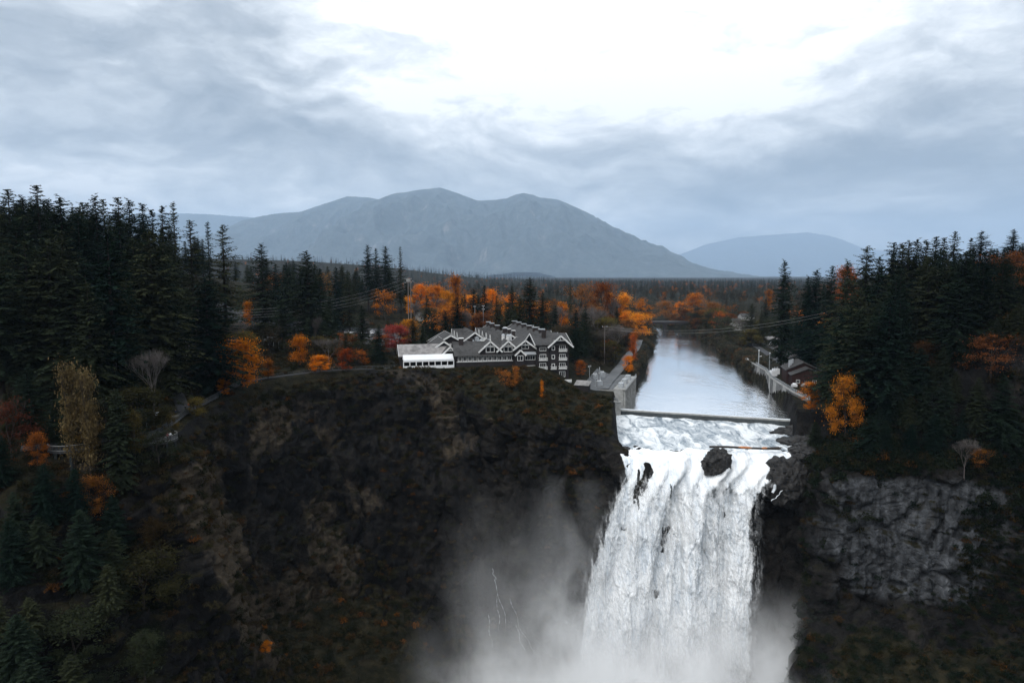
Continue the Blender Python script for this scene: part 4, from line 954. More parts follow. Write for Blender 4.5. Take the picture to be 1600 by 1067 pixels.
nrm = grid_normals(Pm)[..., 2].reshape(-1); nrm = np.abs(nrm); vv3 = verts[:-1]; g3 = green_m[:-1]; r3 = vr[:-1]; t3 = vth[:-1]; z3 = vz[:-1]
hidden = (vv3[:, 1] < 60) | (np.abs(vv3[:, 0]) > 0.85 * np.maximum(vv3[:, 1], 1)) | (r3 > 330)
area = 1.0
offv = (r3 - np.interp(t3, th, edge_r))
base_p = np.where(nrm > 0.42, 0.5, 0.10) + 0.8 * g3 + 0.5 * fbm(vv3[:, 0] * 0.05, vv3[:, 1] * 0.05, vv3[:, 2] * 0.05, 3)
base_p = np.where((t3 > 47) & (t3 < 78), 0, base_p); base_p = np.where(grey_m[:-1] > 0.3, 0.03, base_p); base_p = np.where((t3 < 27) & (t3 > 8), 0.8, base_p); base_p = np.where((t3 < 48) & (offv > -5) & (offv <= 0), 1.0, base_p)
base_p = np.where((offv > -2) & (offv < 7) & (t3 > 118) & (t3 < 170), 0.06, base_p)
base_p = np.where(hidden, 0, np.clip(base_p, 0, 1))
L3, R3_ = riv(vv3[:, 1]); base_p = np.where((vv3[:, 1] > 190) & (vv3[:, 0] > L3 - 2) & (vv3[:, 0] < R3_ + 2), 0, base_p)
for (a_, b_, c_, d_) in KEEP: base_p = np.where((vv3[:, 0] > a_) & (vv3[:, 0] < b_) & (vv3[:, 1] > c_ + (22 if a_ == -46 else 0)) & (vv3[:, 1] < d_), 0, base_p)
base_p = np.where((vv3[:, 1] > 232) & (vv3[:, 1] < 470) & (vv3[:, 0] > R3_) & (vv3[:, 0] < R3_ + 32), 0, base_p)
rdx = np.interp(vv3[:, 1], [264, 272, 290, 312, 340, 375, 420, 470], [36, 36.5, 41, 47.5, 55, 64, 76, 88]); base_p = np.where((vv3[:, 1] > 258) & (vv3[:, 1] < 480) & (np.abs(vv3[:, 0] - rdx) < 4.5), 0.0, base_p)
base_p = np.where((vv3[:, 1] > 264) & (vv3[:, 1] < 316) & (vv3[:, 0] < L3) & (vv3[:, 0] > rdx - 11), 0.0, base_p)
base_p = np.where((vv3[:, 1] > 250) & (vv3[:, 0] > 22) & (vv3[:, 0] < L3) & (base_p > 0), 1.0, base_p)
pick = r.rand(len(base_p)) < base_p * np.where(offv > 0, np.where(t3 < 48, 0.45, 0.16), np.where(t3 < 48, 0.2, 0.12))
pts = vv3[pick]; tilt_s = r.uniform(0.45, 1.4, len(pts)) * np.where(offv[pick] > 4, 1.25, 1.0) * np.where((t3[pick] < 48) & (offv[pick] > -12), 1.5, 1.0)
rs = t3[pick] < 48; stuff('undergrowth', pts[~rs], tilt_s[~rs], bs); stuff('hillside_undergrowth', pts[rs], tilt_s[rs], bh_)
# shrubs along the river banks
pb = []; sb = []
for k in range(2300):
    y_ = r.uniform(262, 640); L, R_ = riv(np.array([y_])); left_ = r.rand() < 0.5
    if left_: 
        if y_ < 318: continue
        x_ = L[0] - abs(r.normal(0, 9)) - 0.5
        if abs(x_ - np.interp(y_, [290, 312, 340, 375, 420, 470], [41, 47.5, 55, 64, 76, 88])) < 4.5: continue
    else:
        if y_ < 345: continue
        x_ = R_[0] + abs(r.normal(0, 8 if y_ > 450 else 4)) + 0.3
    pb.append((x_, y_, gz(x_, y_) - 0.2)); sb.append(r.uniform(0.9, 2.6))
stuff('bank_shrubs', pb, sb, bg_)
# ------------------------------------------------------------------ river, weir, rapids, falls
def grid_obj(name, P, mat, kind='structure', mask=None, smooth=True):
    nu, nv = P.shape[:2]; idx = np.arange(nu * nv).reshape(nu, nv)
    F = np.stack([idx[:-1, :-1], idx[1:, :-1], idx[1:, 1:], idx[:-1, 1:]], -1).reshape(-1, 4)
    if mask is not None: F = F[mask.reshape(-1)]
    o = link(name, mesh_np(name, P.reshape(-1, 3), F, smooth), mat); tag(o, kind=kind); return o
WA = np.array([37.0, 264.0]); WB = np.array([110.0, 239.5])           # weir line, left to right
def weir_y(x): return WA[1] + (WB[1] - WA[1]) * (x - WA[0]) / (WB[0] - WA[0])
n_u, n_v = 60, 170
vv = np.linspace(0, 1, n_v) ** 1.6; yy = 262 + vv * (1300 - 262)
P = np.zeros((n_u, n_v, 3)); L_, R_ = riv(yy)
for i, t in enumerate(np.linspace(0, 1, n_u)):
    x = L_ - 2.5 + (R_ - L_ + 5) * t; y0 = weir_y(x[0])
    P[i, :, 0] = x; P[i, :, 1] = y0 + vv * (1300 - y0); P[i, :, 2] = 0.0
grid_obj('river', P, M['river'])

M['concrete'] = plain('weathered_concrete', (0.26, 0.26, 0.25), 0.85, 0.2, 0.35, 0.8)
M['darkconcrete'] = plain('stained_concrete', (0.10, 0.10, 0.10), 0.8, 0.25, 0.45, 0.6)
M['wetface'] = plain('wet_weir_face', (0.030, 0.036, 0.038), 0.25, 0.6, 0.4, 1.2)
M['crestwater'] = plain('crest_water', (0.62, 0.66, 0.70), 0.3, 0.6, 0.15, 0.8)
we = empty('weir', (*(WA + WB) / 2, 0.0), 0, 'long low concrete weir crossing the river above the falls', 'weir')
ax = Vector((*(WB - WA), 0)).normalized(); perp = Vector((-ax.y, ax.x, 0)); half = float(np.linalg.norm(WB - WA)) / 2
def strip(name, mat, prof, parent, segs=24):
    """extrudes a (distance upstream, height) profile along the weir"""
    mb = MB(); n = len(prof)
    vs = []
    for k in range(segs + 1):
        s = -half + 2 * half * k / segs
        for (q, z) in prof: vs.append(ax * s + perp * q + Vector((0, 0, z)))
    fs = [(k * n + i, k * n + (i + 1) % n, (k + 1) * n + (i + 1) % n, (k + 1) * n + i) for k in range(segs) for i in range(n)]
    fs += [tuple(range(n - 1, -1, -1)), tuple(segs * n + i for i in range(n))]
    return mb.add(vs, fs).build(name, mat, parent)
strip('face', M['wetface'], [(-0.9, -4.2), (-0.35, -0.35), (0.6, -0.35), (0.6, -4.2)], we)
strip('crest', M['concrete'], [(-0.35, -0.33), (-0.30, 0.02), (0.1, 0.10), (0.6, 0.05), (0.6, -0.33)], we)
strip('overflow', M['crestwater'], [(0.62, -0.2), (0.62, 0.16), (0.95, 0.28), (1.5, 0.26), (1.9, 0.04), (1.9, -0.2)], we)

# rapids between weir and lip, then over the lip
def lip_y(x): return 212.0 + 1.6 * np.sin(x * 0.35) + 0.8 * np.sin(x * 0.9 + 1)
n_u, n_v = 210, 150
tt = np.linspace(0, 1, n_u)[:, None]; sv = np.linspace(0, 1, n_v)[None, :]
xt = 36.0 + (110 - 36.0) * tt; xb = 32.5 + (88.5 - 32.5) * tt
x = xt + (xb - xt) * sv ** 0.9; ytop = weir_y(xt) - 0.6; y = ytop + (lip_y(xb) - ytop) * sv
z = -1.75 - 1.1 * sv + 0.9 * fbm(x * 0.16, y * 0.10, 0 * x, 4) + 0.35 * fbm(x * 0.6, y * 0.4, 0 * x + 3, 4, 0.6) * (0.5 + sv)
grid_obj('rapids', np.stack([x, y, z], -1), M['rapids'])

prof = np.array([(0.0, -2.9), (-3.0, -3.3), (-6.0, -4.4), (-8.6, -6.8), (-10.6, -10.5), (-12.2, -16), (-14.2, -26), (-16.6, -41), (-19.0, -58), (-21, -75), (-22.2, -88)])
pl = np.concatenate([[0], np.cumsum(np.hypot(*np.diff(prof, axis=0).T))]); pl /= pl[-1]
n_u, n_v = 330, 440
tt = np.linspace(0, 1, n_u)[:, None] * np.ones((1, n_v)); sv = (np.linspace(0, 1, n_v)[None, :]) * np.ones((n_u, 1))
dy = np.interp(sv, pl, prof[:, 0]); zz_ = np.interp(sv, pl, prof[:, 1])
depth = -zz_
xl = np.interp(depth, [0, 3, 8, 14, 25, 40, 60, 88], [32.5, 33.0, 34.0, 30.5, 25.5, 21.0, 18.0, 16.5])
xr = np.interp(depth, [0, 3, 6, 9, 13, 18, 40, 60, 88], [88.5, 87.5, 84.5, 80.0, 74.8, 73.2, 73.5, 72, 69])
xl = xl + 0.9 * fbm(zz_ * 0.12, 0 * zz_, 0 * zz_ + 2, 4, 0.6); xr = xr + 1.3 * fbm(zz_ * 0.13, 0 * zz_, 0 * zz_ + 8, 4, 0.6)
x = xl + (xr - xl) * tt
y0 = lip_y(32.5 + 56 * tt)
y = y0 + dy
fallm = sm((depth - 4) / 10)
wx = x + 2.5 * fbm(x * 0.08, zz_ * 0.03, 0 * x, 3)
strand = fbm(wx * 0.30, zz_ * 0.022, 0 * x + 4, 4, 0.55)
# hanging lace: lobes that droop, sharper on their lower edge
q = zz_ * 0.075 + 1.3 * pn(wx * 0.22, zz_ * 0.02, 0 * x + 6) + 0.5 * pn(wx * 0.7, zz_ * 0.08, 0 * x)
lobe = 1 - (q - np.floor(q)); lobe = lobe ** 0.7 * (1 - lobe ** 8)
bill = np.abs(fbm(wx * 0.42, zz_ * 0.14, 0 * x + 1, 4, 0.55)); curd = np.abs(fbm(x * 0.9, zz_ * 0.42, 0 * x + 7, 4, 0.6))
groove = ridge(wx * 0.16, zz_ * 0.010, 0 * x + 9, 3) - 0.5
disp = fallm * (2.3 * strand + 1.2 * groove + 1.4 * lobe * (0.4 + 0.9 * sm(0.5 + strand)) + 2.2 * bill + 1.5 * curd - 1.4) + (1 - fallm) * (0.6 * bill + 0.12 * curd)
y = y - disp * (0.35 + 0.65 * fallm); z = zz_ + (1 - fallm) * (0.8 * strand + 0.5 * bill) - fallm * 0.6 * lobe
edge = np.minimum(tt, 1 - tt); y = y + 2.5 * (1 - sm(edge / 0.05)) * fallm
P = np.stack([x, y, z], -1)
# gaps where the rock shows between the strands
cx_ = 0.5 * (x[:-1, :-1] + x[1:, 1:]); cz_ = 0.5 * (z[:-1, :-1] + z[1:, 1:])
gap = np.exp(-((cx_ - (38.6 + 0.06 * (cz_ + 8)) - 0.5 * fbm(cz_ * 0.25, 0 * cz_, 0 * cz_ + 5, 3)) / 0.55) ** 2) * sm((-5.5 - cz_) / 2) * sm((cz_ + 24) / 10)
gap = np.maximum(gap, np.exp(-((cx_ - 47.6) / 0.35) ** 2) * sm((-9 - cz_) / 2) * sm((cz_ + 17) / 4))
gap = np.maximum(gap, 0.9 * np.exp(-((cx_ - 45.5) / 0.5) ** 2) * sm((-22 - cz_) / 2) * sm((cz_ + 30) / 4))
gm = gap * (0.75 + 0.5 * np.clip(fbm(cx_ * 0.9, cz_ * 0.30, 0 * cx_ + 2, 3), -1, 1)) < 0.50
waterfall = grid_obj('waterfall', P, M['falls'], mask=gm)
def body_attr(o, v): at_ = o.data.attributes.new('body', 'FLOAT', 'POINT'); at_.data.foreach_set('value', v.astype(np.float32).ravel())
fr = fbm(x * 0.5, z * 0.10, 0 * x + 12, 3)
body = sm((edge + 0.02 * fr - 0.004) / 0.075); body = np.maximum(body, (1 - fallm) * sm(edge / 0.02)); body_attr(waterfall, body)
# thin torn veils of water hanging off the main sheet: part of the same fall
for k, (dy_, jit) in enumerate(((1.3, 21.0), (2.4, 33.0), (3.6, 47.0))):
    wob = fbm(x * 0.22 + jit, z * 0.03, 0 * x, 3); ext = 1.0 + 0.03 * (k + 1)
    xm = 0.5 * (xl + xr); Pv = np.stack([xm + (x - xm) * ext - 0.4 * k, y - dy_ * fallm - 1.2 * wob * fallm + 0.25, z - 0.3], -1)[::2, ::2]
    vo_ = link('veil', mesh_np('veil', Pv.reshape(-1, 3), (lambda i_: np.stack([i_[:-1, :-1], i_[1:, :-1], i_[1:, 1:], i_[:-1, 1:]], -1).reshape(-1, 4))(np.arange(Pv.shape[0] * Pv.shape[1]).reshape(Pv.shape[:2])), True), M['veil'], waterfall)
    body_attr(vo_, (sm(edge / 0.09) * sm((depth - 5) / 8) * sm((95 - depth) / 20))[::2, ::2])
# loose curtains of spray water standing off the main sheet

# plunge pool far below
mb = MB(); pts = [(CX + 25 + 78 * math.cos(t), CY + 10 + 70 * math.sin(t), -81.5) for t in np.linspace(0, 2 * math.pi, 48, endpoint=False)]
mb.add(pts, [tuple(range(48))]); tag(mb.build('plunge_pool', M['rapids']), kind='structure')

# rocks in the current
def rockmat():
    m, nt, out = new_mat('wet_rock'); P_ = nt.new('ShaderNodeNewGeometry').outputs['Position']
    n = nt.noise(P_, 0.8, 7, 0.62); c = nt.ramp(n, [(0.35, (0.008, 0.008, 0.009)), (0.7, (0.05, 0.048, 0.046))])
    b = bsdf(nt, c, 0.5, 0.2, nt.new('ShaderNodeBump', inp={'Height': nt.noise(P_, 2.0, 6, 0.65), 'Strength': 0.8, 'Distance': 0.3}).outputs[0]); nt.l.new(b.outputs[0], out.inputs[0]); return m
M['rock'] = rockmat()
def boulder(loc, size, seed, label, cat='rock', group=None, rough=0.5):
    bm = bmesh.new(); bmesh.ops.create_icosphere(bm, subdivisions=5, radius=1.0)
    co = np.array([v.co[:] for v in bm.verts]); s = seed * 7.7
    r_ = 1 + rough * (ridge(co[:, 0] * 0.8 + s, co[:, 1] * 0.8, co[:, 2] * 0.8, 4) - 0.45) + 0.16 * fbm(co[:, 0] * 3 + s, co[:, 1] * 3, co[:, 2] * 3, 3)
    f1_, f2_, cid_ = worley(co[:, 0] * 1.5 + s, co[:, 1] * 1.5 + 5, co[:, 2] * 1.5 + 9); r_ = r_ + 0.28 * (cid_ - 0.5) * sm((f2_ - f1_) / 0.25) - 0.10 * (1 - sm((f2_ - f1_) / 0.15))
    co = co * r_[:, None] * np.array(size)
    for v, c in zip(bm.verts, co): v.co = c
    me = bpy.data.meshes.new('boulder'); bm.to_mesh(me); bm.free()
    o = link('boulder', me, M['rock'], None, loc); return tag(o, label, cat, group)
boulder((62.3, 203.2, -4.4), (3.5, 3.0, 3.9), 1, 'big black boulder splitting the water at the lip of the falls', rough=0.75)
boulder((35.8, 213.5, -3.2), (2.2, 1.6, 0.9), 2, 'low black rock at the left of the lip, water combing over it')
boulder((39.6, 214.6, -2.9), (1.3, 1.0, 0.6), 3, 'small dark rock right of the left lip rock')
boulder((84.0, 203.0, -10.5), (6.5, 5.0, 7.0), 4, 'black stepped rock shelf under the right end of the lip')
boulder((79.2, 203.0, -11.0), (2.8, 2.5, 3.0), 5, 'dark knob of rock with a white trickle at the right of the falls')
boulder((101, 231.0, -2.6), (10, 5.0, 2.6), 6, 'dark mossy rock ledge below the right end of the weir')
boulder((95, 219.0, -3.4), (7.0, 6.0, 3.0), 7, 'dark rock bank just upstream of the right lip')
boulder((91.5, 210.0, -4.6), (5.0, 5.0, 3.4), 8, 'dark rock where the right lip meets the wood')
# side trickles over the right rocks
def ribbon(name, pts, wd, label, mat='crestwater', amp=0.15, seed=0):
    pts = np.array(pts, float); t = np.linspace(0, 1, 60); cum = np.concatenate([[0], np.cumsum(np.linalg.norm(np.diff(pts, axis=0), axis=1))]); cum /= cum[-1]
    c = np.stack([np.interp(t, cum, pts[:, k]) for k in range(3)], -1); ww = wd * (0.6 + 0.8 * np.abs(fbm(t * 9 + seed, t * 0, t * 0, 2)))
    V = []
    for i in range(60):
        for k in range(7):
            a = (k / 6 - 0.5) * 2; V.append(c[i] + np.array([a * ww[i] / 2 + amp * math.sin(i * 0.7 + seed), -0.35 * (1 - a * a) * wd, 0.12 * math.sin(i * 1.3 + k)]))
    o = grid_obj(name, np.array(V).reshape(60, 7, 3), M[mat], kind=None); return tag(o, label, 'trickle')
ribbon('trickle', [(84.5, 208, -3.2), (82.0, 202.5, -5.5), (79.5, 199.8, -8.8), (78.2, 199.2, -12.5)], 1.5, 'white trickle running down the right lip rocks', seed=1)
ribbon('trickle', [(82.0, 199.5, -6.0), (81.8, 198.6, -10.0), (78.8, 198.2, -13.8), (77.0, 197.8, -14.6)], 0.4, 'thin white trickle stepping across the dark knob of rock', seed=4)
# drift log
M['wetlog'] = plain('wet_log', (0.035, 0.028, 0.024), 0.7, 0.3, 0.4, 2.0); M['rawlog'] = plain('broken_log_wood', (0.42, 0.16, 0.06), 0.8, 0.2, 0.35, 2.5)
la = Vector((61.8, 209.5, -1.25)); lb = Vector((83.2, 208.5, -1.55)); le = empty('drift_log', la, 0, 'long dark drift log stranded across the lip with orange broken wood', 'log')
v_, f_ = taper_tube([np.array((lb - la) * t) + np.array([0, 0, 0.12 * math.sin(7 * t)]) for t in np.linspace(0, 1, 9)], [0.34, 0.36, 0.36, 0.35, 0.33, 0.33, 0.34, 0.42, 0.55], 9)
link('stem', mesh_np('stem', v_, f_, True), M['wetlog'], le)
for (t0, t1) in ((0.40, 0.62), (0.74, 0.84)):
    v_, f_ = taper_tube([np.array((lb - la) * t) + np.array([0, -0.12, 0.16 + 0.12 * math.sin(7 * t)]) for t in np.linspace(t0, t1, 5)], [0.1, 0.32, 0.34, 0.3, 0.08], 8)
    link('bare_wood', mesh_np('bare_wood', v_, f_, True), M['rawlog'], le)
mb = MB()
for k in range(7):
    a = k * 0.9; e_ = (lb - la); mb.bar(e_, e_ + Vector((0.9 + 0.2 * math.cos(a * 3), 0.8 * math.cos(a), 0.7 * math.sin(a))), 0.14, 5, 0.03)
mb.build('root_plate', M['wetlog'], le)

# seeps down the left cliff near the falls: thin white threads
def seep(px0, py0, px1, py1, wob, label, seed):
    pts = []
    for t in np.linspace(0, 1, 26):
        px = px0 + (px1 - px0) * t + wob * math.sin(t * 9 + seed) * (0.4 + t) ; h = ghit(px, py0 + (py1 - py0) * t)
        if h is not None: pts.append(h + (CAM - h).normalized() * 0.45)
    if len(pts) > 3:
        mb = MB(); n = len(pts)
        for k in range(n - 1): mb.bar(pts[k], pts[k + 1], 0.05 + 0.035 * math.sin(k * 1.7 + seed), 5)
        tag(mb.build('seep', M['crestwater']), label, 'trickle')
for k, (a0, b0, a1, b1) in enumerate(((769, 888, 774, 905), (772, 905, 792, 975), (776, 930, 781, 985), (797, 935, 815, 985), (815, 985, 838, 1022), (806, 975, 818, 1015), (763, 960, 768, 1010))):
    seep(a0, b0, a1, b1, 1.6, '%s thin white seep from the left on the misty cliff' % ORD[[1, 2, 3, 4, 6, 5, 0][k]], 0.3 + k)
# ------------------------------------------------------------------ spray cloud at the foot of the falls
def mist_mat():
    m, nt, out = new_mat('falls_mist')
    P_ = nt.new('ShaderNodeNewGeometry').outputs['Position']
    wv = nt.vmath('SUBTRACT', nt.new('ShaderNodeTexNoise', inp={'Vector': P_, 'Scale': 0.045, 'Detail': 3.0}).outputs['Color'], (0.5, 0.5, 0.5)).outputs[0]
    W = nt.vmath('ADD', P_, nt.vmath('SCALE', wv, scale=16.0).outputs[0]).outputs[0]
    def puff(c, s, amt):
        d = nt.vmath('DIVIDE', nt.vmath('SUBTRACT', W, c).outputs[0], s).outputs[0]
        e = nt.math('EXPONENT', nt.math('MULTIPLY', nt.vmath('DOT_PRODUCT', d, d).outputs['Value'], -1.0)); return nt.math('MULTIPLY', e, amt)
    tot = puff((46, 178, -92), (38, 16, 24), 1.0)
    for c, s, amt in [((90, 172, -88), (30, 16, 22), 0.24), ((13, 186, -70), (16, 11, 34), 0.020), ((-2, 190, -48), (17, 12, 30), 0.007), ((19, 190, -42), (9, 9, 34), 0.012), ((10, 182, -92), (24, 14, 18), 0.13)]:
        tot = nt.math('ADD', tot, puff(c, s, amt))
    n = nt.noise(nt.vmath('MULTIPLY', W, (1, 1, 0.55)).outputs[0], 0.07, 6, 0.62, 0.25)
    den = nt.math('MULTIPLY', tot, nt.mapr(n, 0.36, 0.66, 0.08, 2.1))
    den = nt.math('MAXIMUM', nt.math('SUBTRACT', den, 0.0012), 0.0)
    pv = nt.new('ShaderNodeVolumePrincipled'); pv.inputs['Color'].default_value = (0.995, 0.998, 1.0, 1); nt.l.new(den, pv.inputs['Density'])
    pv.inputs['Anisotropy'].default_value = -0.1
    nt.l.new(pv.outputs[0], out.inputs['Volume']); return m
MI = MB().box(-42, 128, 150, 207, -96, -6).build('mist', mist_mat()); tag(MI, kind='stuff')
# ------------------------------------------------------------------ the lodge
M['shingle'] = plain('dark_shingle_wall', (0.022, 0.019, 0.020), 0.85, 0.2, 0.35, 1.2)
M['roof'] = plain('grey_shingle_roof', (0.055, 0.054, 0.054), 0.9, 0.2, 0.4, 0.9)
M['trim'] = plain('white_trim', (0.62, 0.62, 0.61), 0.6, 0.3, 0.12, 1.5)
M['brick'] = plain('dark_brick', (0.035, 0.028, 0.027), 0.9, 0.2, 0.3, 3.0)
M['metalroof'] = plain('rusty_metal_roof', (0.20, 0.19, 0.185), 0.6, 0.3, 0.5, 0.6)
M['steel'] = plain('galvanised_steel', (0.36, 0.38, 0.40), 0.45, 0.5, 0.25, 1.5, 0.3)
M['tent'] = plain('white_canvas', (0.70, 0.71, 0.72), 0.7, 0.3, 0.05, 0.6)
def glass_mat(name, base):
    m, nt, out = new_mat(name); b = bsdf(nt, base, 0.08, 0.6); nt.l.new(b.outputs[0], out.inputs[0]); return m
M['glass'] = glass_mat('dark_window_glass', (0.012, 0.014, 0.017))
AL = R(12); LO = Vector((-21.5, 262.0, 16.6))
lodge = empty('lodge', LO, AL, 'large dark shingled lodge with many grey gabled roofs on the cliff top', 'lodge')
def walls(u0, u1, v0, v1, z0, ze, zr=None, axis='u', part='wall', mat='shingle'):
    mb = MB()
    if zr is None: mb.box(u0, u1, v0, v1, z0, ze)
    elif axis == 'u':   # ridge runs along u, gable ends at u0/u1
        vm = (v0 + v1) / 2
        mb.add([(u0, v0, z0), (u1, v0, z0), (u1, v1, z0), (u0, v1, z0), (u0, v0, ze), (u1, v0, ze), (u1, v1, ze), (u0, v1, ze), (u0, vm, zr), (u1, vm, zr)],
               [(0, 3, 2, 1), (0, 1, 5, 4), (2, 3, 7, 6), (1, 2, 6, 9, 5), (3, 0, 4, 8, 7), (4, 5, 9, 8), (6, 7, 8, 9)])
    else:
        um = (u0 + u1) / 2
        mb.add([(u0, v0, z0), (u1, v0, z0), (u1, v1, z0), (u0, v1, z0), (u0, v0, ze), (u1, v0, ze), (u1, v1, ze), (u0, v1, ze), (um, v0, zr), (um, v1, zr)],
               [(0, 3, 2, 1), (1, 2, 6, 5), (3, 0, 4, 7), (0, 1, 5, 8, 4), (2, 3, 7, 9, 6), (4, 8, 9, 7), (5, 6, 9, 8)])
    return mb.build(part, M[mat], lodge)
def roof(u0, u1, v0, v1, ze, zr, axis='u', ov=0.7, th_=0.28, barge=True, mat='roof', parent=None, end0=True, end1=True):
    """two slabs with eaves; barge boards in white on the gable ends as a sub-part"""
    parent = parent or lodge; mb = MB(); tr = MB(); lift = 0.06
    if axis == 'u': a0, a1, b0, b1 = u0, u1, v0, v1
    else: a0, a1, b0, b1 = v0, v1, u0, u1
    bm_ = (b0 + b1) / 2; sl = (zr - ze) / (bm_ - b0); A0 = a0 - (ov if end0 else 0); A1 = a1 + (ov if end1 else 0)
    def pt(a, b, z): return (a, b, z + lift) if axis == 'u' else (b, a, z + lift)
    for (be, s) in ((b0 - ov, 1), (b1 + ov, -1)):
        zl = ze - sl * ov
        vs = [pt(A0, be, zl), pt(A1, be, zl), pt(A1, bm_, zr), pt(A0, bm_, zr), pt(A0, be, zl + th_), pt(A1, be, zl + th_), pt(A1, bm_, zr + th_), pt(A0, bm_, zr + th_)]
        mb.add(vs, [(0, 3, 2, 1), (4, 5, 6, 7), (0, 1, 5, 4), (1, 2, 6, 5), (2, 3, 7, 6), (3, 0, 4, 7)])
        if barge:
            for (A, on, sg) in ((A0, end0, -1), (A1, end1, 1)):
                if not on: continue
                p, q = Vector(pt(A + sg * 0.06, be, zl + 0.05)), Vector(pt(A + sg * 0.06, bm_, zr + 0.05)); tr.beam(p, q, 0.10, 0.62)
    o = mb.build('roof', M[mat], parent)
    if tr.v: tr.build('barge_board', M['trim'], o)
    return o
def window(u, v, z0, wd, ht, n=2, parent=None, sill=True, fr=0.16, name='window'):
    """front-facing window: white frame with n lights, dark panes as sub-parts"""
    parent = parent or lodge; mb = MB(); y0, y1 = v - 0.10, v + 0.02
    mb.box(u - wd / 2 - fr, u + wd / 2 + fr, y0, y1, z0 - fr, z0); mb.box(u - wd / 2 - fr, u + wd / 2 + fr, y0, y1, z0 + ht, z0 + ht + fr)
    for k in range(n + 1):
        c = u - wd / 2 + wd * k / n; h_ = fr if k in (0, n) else fr * 0.55
        lo = c - h_ if k == 0 else (c if k == n else c - h_ / 2); hi = c if k == 0 else (c + h_ if k == n else c + h_ / 2)
        mb.box(lo, hi, y0 + 0.002, y1, z0, z0 + ht)
    f = mb.build(name, M['trim'], parent)
    for k in range(n):
        a = u - wd / 2 + wd * k / n + (0 if k == 0 else fr * 0.28); b = u - wd / 2 + wd * (k + 1) / n - (0 if k == n - 1 else fr * 0.28)
        MB().box(a, b, v - 0.045, v - 0.005, z0, z0 + ht).build('pane', M['glass'], f)
    return f
def balcony(u, v, z, wd, dep=1.1, ht=1.0):
    mb = MB(); mb.box(u - wd / 2, u + wd / 2, v - dep, v - 0.02, z - 0.18, z); o = mb.build('balcony', M['trim'], lodge); rl_ = MB()
    rl_.box(u - wd / 2, u + wd / 2, v - dep - 0.04, v - dep + 0.04, z + ht - 0.1, z + ht)
    for s in (-1, 1): rl_.box(u + s * wd / 2 - 0.04, u + s * wd / 2 + 0.04, v - dep + 0.042, v - 0.02, z + ht - 0.1, z + ht)
    n = int(wd / 0.22)
    for k in range(n + 1): x_ = u - wd / 2 + wd * k / n; rl_.box(x_ - 0.05, x_ + 0.05, v - dep - 0.03, v - dep + 0.03, z + 0.002, z + ht - 0.102)
    rl_.build('railing', M['trim'], o); return o
def truss(u, v, zp, hw, drop):
    """white king-post bracing in a gable peak"""
    mb = MB(); mb.beam((u - hw * 0.62, v, zp - drop), (u + hw * 0.62, v, zp - drop), 0.10, 0.32); mb.beam((u, v - 0.002, zp - drop), (u, v - 0.002, zp - 0.25), 0.22, 0.22)
    for s in (-1, 1): mb.beam((u + s * hw * 0.32, v + 0.003, zp - drop), (u + s * hw * 0.22, v + 0.003, zp - drop * 0.45), 0.09, 0.14)
    return mb.build('gable_bracing', M['trim'], lodge)
# dining wing with its long row of windows
walls(0, 22.5, 0, 12, -6.0, 4.9, 9.2); roof(0, 22.5, 0, 12, 4.9, 9.2, ov=0.9, barge=False)
for k in range(11):
    u = 1.4 + k * 1.96; window(u, 0, 2.55, 1.25, 1.45, 2, fr=0.20)
MB().box(0.1, 22.4, -0.14, -0.002, 2.05, 2.30).build('sill_band', M['trim'], lodge)
for uc in (13.2, 20.3):
    walls(uc - 4.0, uc + 4.0, -0.5, 8, 4.75, 6.3, 9.9, 'v'); roof(uc - 4.0, uc + 4.0, -0.5, 8, 6.3, 9.9, 'v', 0.75, end1=False)
    window(uc, -0.5, 5.9, 3.0, 1.75, 2, fr=0.24); truss(uc, -0.62, 9.75, 4.0, 1.5)
# block with the bay and the upper gable
walls(22.6, 31.2, -1.6, 12, -6.0, 6.9, 10.1, 'v'); roof(22.6, 31.2, -1.6, 12, 6.9, 10.1, 'v', 0.8); truss(26.9, -1.74, 9.9, 4.2, 1.5)
window(26.9, -1.6, 7.0, 2.6, 1.3, 2, fr=0.12)
walls(22.9, 26.3, -3.2, -1.61, -6.0, 4.9, 6.5, 'v'); roof(22.9, 26.3, -3.2, -1.61, 4.9, 6.5, 'v', 0.6, end1=False); window(24.6, -3.2, 2.6, 2.0, 1.7, 2, fr=0.2)
window(28.9, -1.6, 2.6, 3.8, 1.5, 4, fr=0.2); window(29.0, -1.6, -1.6, 3.6, 1.7, 4, fr=0.2)
bd = MB().box(24.0, 31.4, -4.4, -1.62, -2.3, -2.05).build('terrace', M['trim'], lodge); MB().box(24.0, 31.4, -4.46, -4.38, -2.04, -1.1).build('railing', M['trim'], bd)
MB().box(24.6, 31.0, -3.9, -1.63, -7.5, -2.32).build('lower_wall', M['concrete'], lodge)
sk = MB(); sk.add([(26.4, -3.0, 4.85), (31.1, -3.0, 4.85), (31.1, -1.62, 5.7), (26.4, -1.62, 5.7), (26.4, -3.0, 4.70), (31.1, -3.0, 4.70), (31.1, -1.62, 5.55), (26.4, -1.62, 5.55)], [(0, 1, 2, 3), (7, 6, 5, 4), (0, 4, 5, 1), (1, 5, 6, 2), (2, 6, 7, 3), (3, 7, 4, 0)]); sk.build('lean_to_roof', M['steel'], lodge)
